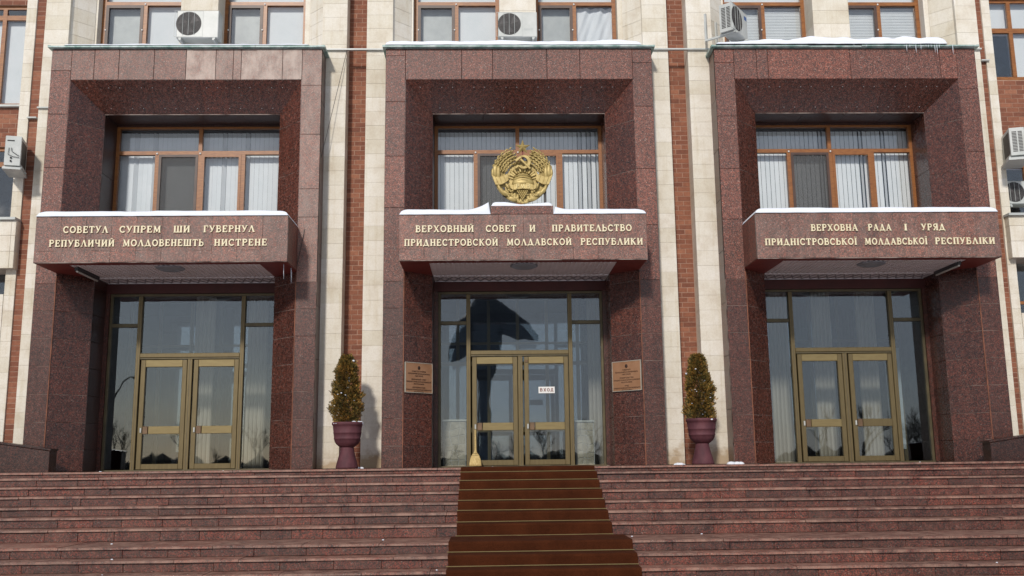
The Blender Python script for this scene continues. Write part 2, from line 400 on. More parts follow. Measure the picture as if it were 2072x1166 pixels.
for i, ye in enumerate(YE):
    st = part('step', stairs)
    zt = ZS[i]; zb = ZS[i + 1]; yb = (YE[i - 1] if i else -.9)
    # tread slabs with a thin nosing
    x = XL + U(0, .8); prev = XL
    last = False
    while not last:
        if x > XR - .3: x = XR; last = True
        tilt = U(-.005, .004)
        o = long_slab(prev + .003, x - .003, ye + U(-.008, .008), yb + .05 + (.1 if i else .0), zt - .03, zt + (0 if i == 0 else tilt), GRT, 'tread_slab', st, .024)
        prev = x; x += U(.75, 1.25)
    MB().box(XL, XR, ye + .042, ye + .4, zb - .02, zt - .032).build('riser_bed', MORTR, st)
    x = XL + U(0, .6); prev = XL; last = False
    while not last:
        if x > XR - .2: x = XR; last = True
        jy = U(-.004, .006)
        MB().prism([(prev + .002, ye + .030 + jy, zb + .002), (x - .002, ye + .030 + jy, zb + .002), (x - .002, ye + .030 + jy, zt - .034), (prev + .002, ye + .030 + jy, zt - .034)], (0, -1, 0), .03, .004).build('riser_slab', GRR, st)
        prev = x; x += U(.38, .85)
# carpet runner
def carpet(name, x0, x1, i0, i1, yback, label, dz=.008):
    prof = [(yback, ZS[i0] + dz)]
    for i in range(i0, i1 + 1):
        ye = YE[i] - .018; prof += [(ye + .02, ZS[i] + dz), (ye + .004, ZS[i] + dz - .006), (ye - .002, ZS[i] - .015)]
        prof += [(ye - .002, ZS[i + 1] + dz + .012), (ye - .012, ZS[i + 1] + dz)]
    if i1 < len(YE) - 1: prof.append((YE[i1] - .20, ZS[i1 + 1] + dz))
    else: prof.append((YE[i1] - 1.5, ZS[i1 + 1] + dz))
    root = thing(name, label, 'carpet', ((x0 + x1) / 2, YE[i0], ZS[i0]), 'carpet runners on the stairs')
    cx, cy, cz = root.location
    nx = 30; vs = []; fs = []; k = len(prof)
    for a in range(nx + 1):
        x = x0 + (x1 - x0) * a / nx
        for (y, z) in prof:
            e = .008 * noise.noise(Vector((x * 2.5, y * 3, z * 3))) + .005 * noise.noise(Vector((x * 9, y * 4, z * 4)))
            ex = .022 * noise.noise(Vector((y * 3, z * 3, 5))) if a in (0, nx) else 0
            vs.append((x + ex - cx, y + e - cy, z + abs(e) * .6 - cz))
    for a in range(nx):
        for b in range(k - 1): fs.append((a * k + b, (a + 1) * k + b, (a + 1) * k + b + 1, a * k + b + 1))
    o = MB().add(vs, fs).build('pile', CARP, root)
    sm = o.modifiers.new('thick', 'SOLIDIFY'); sm.thickness = .008; sm.offset = 1
    for i in range(i0, i1 + 1):
        y = YE[i] - .034; z = ZS[i + 1] + dz + .010
        MB().tube([(x0 - .015 - cx, y - cy, z - cz - .001), ((x0 + x1) / 2 - cx, y - cy - .003, z - cz + U(-.004, .002)), (x1 + .015 - cx, y - cy, z - cz)], .0065, 6).build('stair_rod', BRASSL, root)
    return root
carpet('carpet_runner', -1.09, 1.065, 0, 6, -.2, 'narrower rust brown carpet runner on the upper flight below the middle doors')
carpet('carpet_runner', -1.165, 1.21, 7, 10, YE[6] - .06, 'wider rust brown carpet runner from the mid landing down', .014)

# ------------------------------------------------------------ portals
BI, SI, D, W2, H, ZT, ZI = 2.17, 1.672, .495, 2.545, 7.88, 7.262, 6.76
YW = 1.15
LOW = [0, .385, .87, 1.365, 1.865, 2.365, 2.865, 3.36]
sd_ = math.hypot(BI - SI, D)
def glyphs():
    def arc(cx, cy, rx, ry, a0, a1, n=10): return [(cx + rx * math.cos(math.radians(a0 + (a1 - a0) * i / n)), cy + ry * math.sin(math.radians(a0 + (a1 - a0) * i / n))) for i in range(n + 1)]
    T, t = .17, .085
    def st(x, y0=0, y1=1, w=T): return ([(x, y0), (x, y1)], w)
    def sf(x, y, w=.34): return ([(x - w / 2, y + (.035 if y < .5 else -.035)), (x + w / 2, y + (.035 if y < .5 else -.035))], .07)
    G = {}
    def stem(x): return [st(x), sf(x, 0), sf(x, 1)]
    G['П'] = (.86, stem(.17) + stem(.69) + [([(.17, .95), (.69, .95)], .09)])
    G['Н'] = (.86, stem(.17) + stem(.69) + [([(.17, .5), (.69, .5)], .09)])
    G['И'] = (.88, stem(.17) + stem(.71) + [([(.2, .1), (.68, .9)], .1)])
    G['Й'] = (.88, G['И'][1] + [([(.3, 1.16), (.6, 1.16)], .08)])
    G['Ш'] = (1.2, stem(.17) + stem(.6) + stem(1.03) + [([(.17, .05), (1.03, .05)], .1)])
    G['І'] = (.36, stem(.18))
    G['Ї'] = (.36, stem(.18) + [([(.02, 1.17), (.12, 1.17)], .1), ([(.24, 1.17), (.34, 1.17)], .1)])
    G['Т'] = (.8, [st(.4), sf(.4, 0), ([(.04, .95), (.76, .95)], .1), ([(.06, .74), (.06, .98)], .08), ([(.74, .74), (.74, .98)], .08)])
    G['Г'] = (.68, [st(.17), sf(.17, 0), sf(.17, 1), ([(.1, .95), (.64, .95)], .1), ([(.62, .7), (.62, .98)], .08)])
    G['Е'] = (.74, [st(.17), ([(.03, .95), (.66, .95)], .1), ([(.03, .05), (.68, .05)], .1), ([(.17, .52), (.5, .52)], .09), ([(.65, .74), (.65, .98)], .08), ([(.67, .02), (.67, .28)], .08), ([(.5, .4), (.5, .64)], .07)])
    G['Р'] = (.74, stem(.17) + [([(.17, .96)] + arc(.38, .73, .27, .23, 90, -90) + [(.17, .5)], .12)])
    G['В'] = (.76, stem(.17)[:1] + [([(.03, .96)] + arc(.38, .75, .23, .21, 90, -90) + [(.17, .54)], .11), ([(.17, .54)] + arc(.4, .29, .27, .25, 90, -90) + [(.03, .04)], .12)])
    G['Б'] = (.76, stem(.17)[:1] + [([(.03, .95), (.62, .95)], .1), ([(.6, .74), (.6, .98)], .08), ([(.17, .58)] + arc(.4, .31, .27, .27, 90, -90) + [(.03, .04)], .12)])
    G['Ь'] = (.74, stem(.17)[:1] + [sf(.17, 1), ([(.17, .58)] + arc(.4, .31, .27, .27, 90, -90) + [(.03, .04)], .12)])
    G['Ы'] = (1.02, G['Ь'][1] + stem(.88))
    G['О'] = (.9, [(arc(.45, .5, .36, .44, 0, 360, 20), .14)])
    G['С'] = (.82, [(arc(.45, .5, .36, .44, 45, 315, 16), .14), ([(.71, .68), (.71, .96)], .07)])
    G['А'] = (.92, [([(.14, .03), (.44, .98)], .08), ([(.44, .98), (.76, .03)], .17), sf(.13, 0, .28), sf(.78, 0, .32), ([(.24, .34), (.64, .34)], .08)])
    G['Л'] = (.9, [([(.14, .03), (.44, .98)], .08), ([(.44, .98), (.76, .03)], .17), sf(.13, 0, .28), sf(.78, 0, .32)])
    G['Д'] = (.96, [([(.2, .08), (.46, .98)], .08), ([(.46, .98), (.74, .08)], .17), ([(.02, .07), (.92, .07)], .1), ([(.05, -.14), (.05, .1)], .08), ([(.89, -.14), (.89, .1)], .08)])
    G['М'] = (1.06, [([(.16, .0), (.2, 1)], .09), sf(.16, 0), ([(.2, .98), (.52, .12)], .15), ([(.52, .12), (.84, .98)], .09), ([(.88, 0), (.86, 1)], .16), sf(.88, 0), sf(.15, 1, .24), sf(.9, 1, .24)])
    G['У'] = (.82, [([(.12, .98), (.42, .35)], .15), ([(.7, .98), (.4, .25), (.3, .06), (.14, .08)], .09), sf(.12, 1, .3), sf(.7, 1, .26)])
    G['Х'] = (.88, [([(.15, .98), (.72, .02)], .16), ([(.72, .98), (.15, .02)], .09), sf(.15, 0, .28), sf(.72, 0, .32), sf(.15, 1, .3), sf(.72, 1, .28)])
    G['К'] = (.86, stem(.17) + [([(.17, .5), (.66, .97)], .09), ([(.32, .62), (.7, .03)], .15), sf(.72, 0, .28), sf(.68, 1, .26)])
    G['Ч'] = (.82, stem(.64) + [([(.15, .98), (.15, .62), (.26, .45), (.64, .45)], .12), sf(.15, 1, .3)])
    G['Я'] = (.82, [st(.64), sf(.64, 0), sf(.64, 1, .26), ([(.64, .96)] + arc(.4, .73, .25, .23, 90, 270) + [(.64, .5)], .12), ([(.42, .48), (.16, .03)], .12), sf(.14, 0, .28)])
    return G
GL = glyphs()
def stroke(mb, pts, w, depth, k, S, ox, oz, oy=0):
    for i in range(len(pts) - 1):
        (x0, y0), (x1, y1) = pts[i], pts[i + 1]
        dx, dy = x1 - x0, y1 - y0; l = math.hypot(dx, dy)
        if l < 1e-6: continue
        px, py = -dy / l * w / 2, dx / l * w / 2; ex, ey = dx / l * (w * .18 if len(pts) > 4 else 0), dy / l * (w * .18 if len(pts) > 4 else 0)
        q = [(x0 - ex + px, y0 - ey + py), (x0 - ex - px, y0 - ey - py), (x1 + ex - px, y1 + ey - py), (x1 + ex + px, y1 + ey + py)]
        k[0] += 1; y = oy - depth - .0004 * (k[0] % 9)
        mb.prism([(ox + a * S[0], y, oz + b * S[1]) for a, b in q], (0, -1, 0), depth)
def glyph_mesh(ch, S, depth=.022):
    mb = MB(); k = [0]
    for pts, w in GL[ch][1]: stroke(mb, pts, w * 1.22, depth, k, S, 0, 0)
    return mb.mesh('letter')
_gc = {}
def lettering(parent, words, z, h, yface, m):
    for word, x0, x1 in words:
        adv = sum(GL[c][0] for c in word) + .16 * (len(word) - 1)
        s = (x1 - x0) / adv; x = x0
        for c in word:
            sx = round(min(s, h * 1.25), 3) if len(word) < 3 else round(s, 3)
            key = (c, sx, h)
            if key not in _gc: _gc[key] = glyph_mesh(c, (sx, h)); _gc[key].materials.append(m)
            o = link('letter', _gc[key], None, parent, (x, yface, z + U(-.001, .001)))
            x += s * (GL[c][0] + .16)

def bar(mb, x0, x1, z0, z1, y0, y1): mb.box(x0, x1, y0, y1, z0, z1); return mb

def portal(xc, label, side, spec):
    P = thing('entrance_portal', label, 'entrance portal', (xc, 0, 0), 'granite entrance portals')
    NB = (0, -1, 0)
    # structural core well behind the slabs
    core = MB()
    core.box(-W2 + .03, -BI - .015, .05, .46, 0, H - .02).box(BI + .015, W2 - .03, .05, .46, 0, H - .02)
    core.box(-BI + .0, BI - .0, .05, .46, ZT + .03, H - .02)
    core.build('masonry_core', MORTD, P)
    bl = spec.get('bleach')
    lb = LOW + spec['lb']; rb = LOW + spec['rb']
    rg = lambda x0, x1: [(x0, 0), (x1, 0), (x1, H), (x0, H)]
    r2 = lambda x0, x1, z0, z1: [(x0, z0), (x1, z0), (x1, z1), (x0, z1)]
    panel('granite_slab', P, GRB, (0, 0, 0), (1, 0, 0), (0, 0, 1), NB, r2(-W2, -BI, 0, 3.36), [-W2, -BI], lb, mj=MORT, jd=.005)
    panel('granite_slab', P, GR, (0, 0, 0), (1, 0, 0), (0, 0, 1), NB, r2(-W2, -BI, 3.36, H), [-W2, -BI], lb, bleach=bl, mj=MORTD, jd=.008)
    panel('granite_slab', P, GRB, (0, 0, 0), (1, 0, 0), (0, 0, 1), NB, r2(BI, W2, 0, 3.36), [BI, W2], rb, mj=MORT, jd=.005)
    panel('granite_slab', P, GR, (0, 0, 0), (1, 0, 0), (0, 0, 1), NB, r2(BI, W2, 3.36, H), [BI, W2], rb, bleach=bl, mj=MORTD, jd=.008)
    panel('granite_slab', P, GR, (0, -.002, 0), (1, 0, 0), (0, 0, 1), NB, [(-BI, ZT), (BI, ZT), (BI, H), (-BI, H)], spec['lin'], [ZT, H], gap=.008, bleach=bl, mj=MORTD, jd=.014)
    # outer sides
    for s in (-1, 1):
        z = [0]; 
        while z[-1] < H: z.append(min(H, z[-1] + .98))
        panel('granite_slab', P, GRB, (s * (W2 - .001), 0, 0), (0, 1, 0), (0, 0, 1), (s, 0, 0), [(.012, 0), (.45, 0), (.45, H), (.012, H)], [.012, .45], z, mj=MORTD)
    # splayed jambs, lower and upper (cut to the slanting soffit)
    for s in (-1, 1):
        O = (s * BI, 0, 0); Ud = (-s * (BI - SI) / sd_, D / sd_, 0); n = (-s * D, -(BI - SI), 0)
        up = [3.36, 4.5, 5.47, 6.45, 7.4]
        panel('granite_slab', P, GRP, O, Ud, (0, 0, 1), n, [(0, 0), (sd_, 0), (sd_, 3.56), (0, 3.56)], [0, sd_], LOW + [3.56], mj=MORT, jd=.005)
        panel('granite_slab', P, GRP, O, Ud, (0, 0, 1), n, [(0, 4.36), (sd_, 4.36), (sd_, ZI), (0, ZT)], [0, sd_], up, mj=MORT, jd=.005)
        box('corner_bead', RUST, P, *sorted((s * (BI + .004), s * (BI - .012))), -.004, .010, 0, 3.5)
        # straight reveals; shade is put into the left one as darker granite
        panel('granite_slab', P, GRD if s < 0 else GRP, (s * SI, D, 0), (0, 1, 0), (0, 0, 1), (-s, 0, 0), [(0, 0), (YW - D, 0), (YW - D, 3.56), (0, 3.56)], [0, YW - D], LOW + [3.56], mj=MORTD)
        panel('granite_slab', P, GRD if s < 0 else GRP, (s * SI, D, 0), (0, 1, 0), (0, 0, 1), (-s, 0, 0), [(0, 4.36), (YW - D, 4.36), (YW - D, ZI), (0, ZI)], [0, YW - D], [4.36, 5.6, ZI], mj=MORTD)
        box('return_strip', GRB, P, *( (-SI - .02, -SI + .075) if s < 0 else (SI - .075, SI + .02)), YW - .06, YW + .05, 0, 3.36)
    # sloping soffit
    sl = math.hypot(D, ZT - ZI)
    n = Vector((0, -(ZT - ZI), -D)).normalized()
    us = [-BI + i * 2 * BI / 9 for i in range(10)]
    panel('granite_slab', P, GRP, (0, 0, ZT), (1, 0, 0), (0, D / sl, -(ZT - ZI) / sl), n, [(-BI, 0), (BI, 0), (SI, sl), (-SI, sl)], us, [0, sl], gap=.002, ch=.001, mj=MORTD)
    panel('granite_slab', P, GRD, (0, D, ZI), (1, 0, 0), (0, 1, 0), (0, 0, -1), [(-SI, 0), (SI, 0), (SI, YW - D), (-SI, YW - D)], [-SI, -.7, .15, .95, SI], [0, YW - D], gap=.004, mj=MORTD)
    # pins in the soffit
    pm = MB().ball((0, 0, 0), .009, 6, 4).mesh('pin'); pm.materials.append(GREYL)
    for row, (f, off) in enumerate(((.22, 0), (.82, .06))):
        y = D * f; z = ZT - (ZT - ZI) * f; span = BI - (BI - SI) * f - .22
        for k in range(13 if row == 0 else 11):
            x = -span + off + k * 2 * span / (12 if row == 0 else 10) + (.05 if k % 2 else -.05)
            link('pin', pm, None, P, (x, y - .004, z - .008))
    # body between canopy and window, roof and coping
    box('edge_trim', MORT, P, -SI, SI, D - .012, D + .004, ZI - .016, ZI - .002)
    roof = MB().box(-W2 - .03, W2 + .03, -.045, 1.12, H + .004, H + .03)
    roof.build('roof_deck', COPPER, P)
    cp = part('coping', P)
    x = -W2 - .05
    while x < W2 + .04:
        x1 = min(W2 + .05, x + U(.8, 1.3)); dz = U(-.004, .004); dy = U(-.008, .006)
        MB().box(x + .002, x1 - .002, -.075 + dy, .35, H + .012 + dz, H + .040 + dz).build('flashing_strip', COPPER, cp); x = x1
    for s in (-1, 1): MB().box(*((-W2 - .06, -W2 - .01) if s < 0 else (W2 + .01, W2 + .06)), -.07, .45, H + .008, H + .05).build('flashing_strip', COPPER, cp)
    # ---------------- canopy
    C = part('canopy', P)
    CW, CY, CB, CT = 2.18, -.9, 3.565, 4.38
    MB().box(-CW + .03, CW - .03, CY + .035, -.0, CB + .02, CT - .02).box(-SI + .01, SI - .01, -.0, YW + .1, CB + .02, CT - .02).build('canopy_core', MORTD, C)
    us = [-CW + i * 2 * CW / 10 for i in range(11)]
    panel('granite_slab', C, GR, (0, CY, 0), (1, 0, 0), (0, 0, 1), NB, [(-CW, CB), (CW, CB), (CW, CT), (-CW, CT)], us, [[CB, CB + .2 + .0, CT], [CB, CT]], gap=.004, bleach=lambda u, v: .16, mj=MORT, jd=.004)
    for s in (-1, 1):
        panel('granite_slab', C, GR, (s * CW, CY, 0), (0, 1, 0), (0, 0, 1), (s, 0, 0), [(.02, CB), (.9, CB), (.9, CT), (.02, CT)], [.02, .46, .9], [CB, CT], gap=.004, mj=MORTD)
    # underside: maroon border and patterned white ceiling
    und = MB(); z0, z1 = CB - .012, CB + .03
    und.box(-CW + .012, CW - .012, CY + .012, CY + .20, z0, z1)
    for s in (-1, 1): und.box(*((-CW + .012, -SI + .005) if s < 0 else (SI - .005, CW - .012)), CY + .20, .0, z0, z1)
    und.prism([(-BI, .002, z0), (-SI, .002, z0), (-SI, D, z0)], (0, 0, -1), .04).prism([(BI, .002, z0), (SI, .002, z0), (SI, D, z0)], (0, 0, -1), .04)
    und.build('painted_soffit', MAROON, C)
    MB().box(-CW + .004, CW - .004, CY + .002, CY + .014, CB - .012, CB - .0).build('drip_edge', MORT, C)
    ce = MB(); ya, yb = CY + .20, YW - .03
    ce.box(-SI + .006, SI - .006, ya, yb, CB + .0, CB + .03)
    k = 0; x = -SI + .06
    while x < SI - .06:                                   # narrow ribs running front to back
        ce.box(x, x + .035, ya + .02, yb - .60, CB - .014, CB + .002); x += .085
    ce.box(-SI + .02, SI - .02, yb - .60, yb - .52, CB - .018, CB + .002)
    ce.box(-SI + .02, SI - .02, yb - .03, yb - .0, CB - .018, CB + .002)
    ce.build('ceiling_panel', WHITEP, C)
    lat = MB(); bw = .46; y0 = yb - .50; k = 0
    x = -SI + .05
    while x < SI - .12:                                   # diamond lattice band
        for (xa, ya_, xb, yb_) in ((x, y0, x + .17, y0 + bw), (x, y0 + bw, x + .17, y0)):
            dx, dy = xb - xa, yb_ - ya_; l = math.hypot(dx, dy); px, py = -dy / l * .012, dx / l * .012; k += 1
            zz = CB - .010 - .0006 * (k % 5)
            lat.prism([(xa + px, ya_ + py, zz), (xa - px, ya_ - py, zz), (xb - px, yb_ - py, zz), (xb + px, yb_ + py, zz)], (0, 0, -1), .012)
        x += .17
    lt = lat.build('ceiling_lattice', GREYL, C)
    MB().lathe([(.25, .0), (.25, -.012), (.23, -.02), (.18, -.04), (.10, -.055), (.03, -.06)][::-1], (0.02, -.42, CB - .016), 28).build('dome_lamp', TUBE, C, True)
    if side != 0:
        s = side
        y0, y1 = -.55, .42
        MB().box(*sorted((s * (SI - .06), s * (SI - .12))), y0, y1, CB - .07, CB - .0).build('lamp_housing', DARK, C)
        MB().tube([(s * (SI - .09) , y0 + .03, CB - .085), (s * (SI - .09), y1 - .03, CB - .085)], .018, 8).build('lamp_tube', TUBEW, C)
    # fascia beam over the doors
    MB().box(-SI, SI, YW - .07, YW + .12, 3.355, CB - .02).build('fascia_beam', MAROON_SHADED, P)
    # letters
    lettering(C, spec['t1'], spec['z1'], .118, CY - .001, GOLDL); lettering(C, spec['t2'], spec['z2'], .118, CY - .001, GOLDL)
    # ---------------- window above the canopy
    Wd = part('window', P)
    y0, y1 = YW - .03, YW + .05
    def fr(name, m, x0, x1, z0, z1, ya=y0, yb=y1): return box(name, m, Wd, x0, x1, ya, yb, z0, z1)
    fr('frame', WOOD, -SI, -SI + .065, 4.36, ZI - .035); fr('frame', WOOD, SI - .065, SI, 4.36, ZI - .035)
    fr('frame', WOOD, -SI + .065, SI - .065, ZI - .075, ZI - .035); box('head_strip', GRD, Wd, -SI, SI, YW - .06, YW + .05, ZI - .034, ZI + .0); fr('frame', WOOD, -SI + .065, SI - .065, 4.36, 4.44)
    fr('transom', WOOD, -SI + .065, SI - .065, 6.15, 6.225, y0 - .004, y1)
    fr('mullion', WOOD, -.055, .02, 6.225, ZI - .075, y0, y1 - .002)
    mx_ = [-.896, -.05, .80]
    for x in mx_: fr('mullion', WOOD, x - .0, x + .078, 4.44, 6.15, y0 - .002, y1 - .004)
    # sashes: second light dark mesh screen, third wooden
    for (xa, xb, m) in ((mx_[0] + .078, mx_[1], SASH), (mx_[1] + .078, mx_[2], WOOD)):
        s_ = MB(); q = .05
        s_.box(xa, xa + q, y0 - .012, y0 + .03, 4.44, 6.15).box(xb - q, xb, y0 - .012, y0 + .03, 4.44, 6.15).box(xa + q, xb - q, y0 - .012, y0 + .03, 6.10, 6.15)
        s_.build('sash', m, Wd)
    zs = (4.44, 6.15)
    for xa, xb in ((-SI + .065, mx_[0]), (mx_[0] + .128, mx_[1] - .05), (mx_[1] + .128, mx_[2] - .05), (mx_[2] + .078, SI - .065)):
        o = fr('pane', GLW, xa, xb, zs[0], zs[1], YW + .008, YW + .014)
    for xa, xb in ((-SI + .065, -.055), (.02, SI - .065)): fr('pane', GLW, xa, xb, 6.225, ZI - .075, YW + .008, YW + .014)
    fr('insect_screen', SCREEN, mx_[0] + .12, mx_[1] - .04, 4.46, 6.11, YW - .018, YW - .016)
    # white stops
    for x in (mx_[0] + .04, mx_[1] + .04): MB().ball((x, y0 - .014, 6.17), .02, 7, 5).build('window_catch', PAPER, Wd, True)
    x = -SI + .02
    while x < SI - .09:                                      # vertical blind slats
        a = math.radians({-1: 5, 0: 8, 1: 4}[side] + 6 * noise.noise(Vector((x * 1.7 + xc, 3, 1))) + U(0, 8) if random.random() > .06 else 40); wd = .087
        MB().prism([(x + .045 - math.cos(a) * wd / 2, YW + .17 - math.sin(a) * wd / 2, 4.38), (x + .045 + math.cos(a) * wd / 2, YW + .17 + math.sin(a) * wd / 2, 4.38),
                    (x + .045 + math.cos(a) * wd / 2, YW + .17 + math.sin(a) * wd / 2, 6.66), (x + .045 - math.cos(a) * wd / 2, YW + .17 - math.sin(a) * wd / 2, 6.66)], (math.sin(a), -math.cos(a), 0), .002).build('blind_slat', BLIND, Wd)
        x += .092
    fr('blind_rail', DARK, -SI + .02, SI - .02, 6.66, 6.70, YW + .14, YW + .2)
    # ---------------- entrance doors
    E = part('entrance_doors', P)
    y0, y1 = YW - .035, YW + .045
    def dr(name, m, x0, x1, z0, z1, ya=y0, yb=y1, rnd=.006):
        return MB().prism([(x0, ya, z0), (x1, ya, z0), (x1, ya, z1), (x0, ya, z1)], (0, -1, 0), yb - ya, rnd).build(name, m, E)
    XO, ZTOP = 1.595, 3.352
    dr('frame_post', BRASSD, -XO, -XO + .052, 0, ZTOP); dr('frame_post', BRASSD, XO - .052, XO, 0, ZTOP)
    dr('frame_head', BRASSD, -XO + .052, XO - .052, ZTOP - .05, ZTOP)
    for s in (-1, 1):
        a, b = (-1.053, -.973) if s < 0 else (.915, .995)
        dr('frame_post', BRASS, a, b, 0, ZTOP - .05, y0 - .012, y1); dr('post_groove', DARK, (a + b) / 2 - .004, (a + b) / 2 + .004, 0, ZTOP - .052, y0 - .0135, y0)
        xa, xb = (-XO + .052, -1.053) if s < 0 else (.995, XO - .052)
        dr('frame_rail', BRASSD, xa, xb, 2.705, 2.775)
    dr('frame_rail', BRASS, -.973, .915, 2.12, 2.20, y0 - .016, y1)
    dr('frame_rail', BRASSD, -.973, .915, 2.085, 2.118, y0 - .004, y1 - .004)
    dr('centre_post', BRASS, -.066, .026, 0, 2.085, y0 - .01, y1); dr('post_groove', DARK, -.024, -.016, 0, 2.085, y0 - .0115, y0)
    # fixed panes
    def pane(x0, x1, z0, z1, m=GLD): return box('pane', m, E, x0, x1, YW + .006, YW + .012, z0, z1)
    for s in (-1, 1):
        xa, xb = (-XO + .052, -1.053) if s < 0 else (.995, XO - .052)
        pane(xa, xb, 2.775, ZTOP - .05); pane(xa, xb, .03, 2.705)
    pane(-.973, .915, 2.20, ZTOP - .05)
    for (a, b) in ((-.973, -.066), (.026, .915)):
        d = .028; a += d; b -= d * .3; top, bot = 2.075, .02; sw = .088
        yd0, yd1 = y0 - .004, y0 + .045
        dr('door_stile', BRASS, a, a + sw, bot, top, yd0, yd1); dr('door_stile', BRASS, b - sw, b, bot, top, yd0, yd1)
        dr('door_rail', BRASSL, a + sw, b - sw, top - .135, top, yd0 + .002, yd1); dr('door_rail', BRASS, a + sw, b - sw, bot, bot + .10, yd0 + .002, yd1)
        dr('door_rail', BRASSL if a < 0 or side != 1 else BRASS, a + sw + .11, b - sw, .675, .82, yd0 - .004, yd1)
        dr('push_plate', NARROW, a + sw + .006, a + sw + .10, .675, .82, yd0 - .010, yd1); 
        pane(a + sw, b - sw, .82, top - .135); pane(a + sw, b - sw, bot + .10, .675)
        dr('lock', WHITEM, a + .045, a + .075, .70, .79, yd0 - .02, yd0)
    if side == 0: dr('lock', NARROW, .075, .13, 1.965, 2.005, y0 - .02, y0)
    # threshold
    box('threshold', BRASSD, E, -XO, XO, y0 - .02, y1 + .05, -.03, .014)
    # ---------------- vestibule behind the glass
    V = part('vestibule', P)
    sh = MB(); VW = 2.9
    sh.box(-VW, VW, 1.3, 8.0, -.06, -.035); sh.box(-VW, VW, 1.3, 8.0, 3.5, 3.55)
    sh.box(-VW - .1, -VW, 1.25, 8.0, -.05, 3.5); sh.box(VW, VW + .1, 1.25, 8.0, -.05, 3.5); sh.box(-VW, VW, 8.0, 8.1, -.05, 3.5)
    sh.box(-VW, -SI + .0, 1.22, 1.3, -.05, 3.5); sh.box(SI - .0, VW, 1.22, 1.3, -.05, 3.5)
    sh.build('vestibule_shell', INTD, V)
    yi = 3.1; fi = MB()
    for x in (-1.9, -1.28, -.62, .0, .62, 1.28, 1.9): fi.box(x - .035, x + .035, yi, yi + .06, -.03, 3.5)
    fi.box(-1.9, 1.9, yi + .003, yi + .057, 2.1, 2.18); fi.box(-1.9, 1.9, yi + .003, yi + .057, 2.55, 2.6); fi.box(-1.25, 1.25, yi + .003, yi + .057, .7, .8)
    fi.build('inner_frame', BRASS, V)
    box('inner_pane', GLI, V, -1.9, 1.9, yi + .025, yi + .031, .0, 3.5)
    for x in spec['cols']:
        fl = MB(); 
        for k in range(5): fl.tube([(x - .16 + k * .08, 2.4, -.03), (x - .16 + k * .08, 2.4, 3.5)], .045, 8)
        fl.build('fluted_column', INTB, V)
    for (x0, x1, z0, z1, m) in spec.get('inside', ()): box('inner_leaf', m, V, x0, x1, 2.2, 2.22, z0, z1)
    return P
RUST = noisy('rust stained edge mortar', (.12, .045, .026), (.26, .10, .055), .8, 0, 4)
FANB = noisy('dark fan blade', (.07, .065, .065), (.11, .1, .1), .6)
GREYL = noisy('grey lattice', (.30, .28, .29), (.38, .36, .37), .7)
NARROW = noisy('brown push plate', (.12, .07, .035), (.18, .11, .06), .45, .2)
SCREEN, nq, bq = mat('grey mesh screen', (.10, .10, .10), .8); bq.inputs['Alpha'].default_value = .42

T = dict
left = portal(-6.3, 'left granite entrance portal, its lintel slabs bleached pale towards the right', -1, T(
    lb=[4.5, 5.55, 6.59, 7.45, H], rb=[4.58, 5.12, 6.18, 7.15, H], lin=[-BI, -1.74, -1.28, -.62, -.02, .54, .87, 1.02, 1.80, BI],
    bleach=lambda u, v: (.75 if (-.1 < u < .6 or 1.0 < u < 2.2) and v > 7 else (.38 if v > 7 and u > 0 else (.30 if u > 2.2 and v > 3.4 else (.14 if v > 7.2 else 0)))),
    t1=[('СОВЕТУЛ', -1.694, -.924), ('СУПРЕМ', -.726, -.016), ('ШИ', .206, .486), ('ГУВЕРНУЛ', .723, 1.607)],
    t2=[('РЕПУБЛИЧИЙ', -1.921, -.802), ('МОЛДОВЕНЕШТЬ', -.655, .734), ('НИСТРЕНЕ', .918, 1.828)], z1=4.083, z2=3.84,
    cols=[-.13, .95], inside=()))
mid = portal(0, 'middle granite entrance portal with the gilded emblem above its canopy', 0, T(
    lb=[4.755, 5.747, 6.818, 7.74, H], rb=[4.4, 5.487, 6.718, 7.595, H], lin=[-BI, -1.10, -.51, .53, 1.16, BI],
    t1=[('ВЕРХОВНЫЙ', -1.89, -.873), ('СОВЕТ', -.66, -.126), ('И', .107, .21), ('ПРАВИТЕЛЬСТВО', .504, 1.909)],
    t2=[('ПРИДНЕСТРОВСКОЙ', -2.086, -.451), ('МОЛДАВСКОЙ', -.294, .84), ('РЕСПУБЛИКИ', 1.002, 2.096)], z1=4.062, z2=3.815,
    cols=[1.62], bleach=None))
right = portal(6.3, 'right granite entrance portal under a thick crust of snow with icicles', 1, T(
    lb=[4.5, 5.481, 6.517, 7.593, H], rb=[4.6, 5.8, 7.052, H], lin=[-BI, -1.73, -1.51, .09, 1.84, BI],
    t1=[('ВЕРХОВНА', -1.207, -.372), ('РАДА', -.186, .23), ('І', .461, .515), ('УРЯД', .767, 1.195)],
    t2=[('ПРИДНІСТРОВСЬКОЇ', -2.039, -.407), ('МОЛДАВСЬКОЇ', -.262, .853), ('РЕСПУБЛІКИ', .996, 2.065)], z1=4.045, z2=3.79,
    cols=[-.9, .015, .95], inside=((1.22, 1.52, .25, 2.3, GREYM),)))

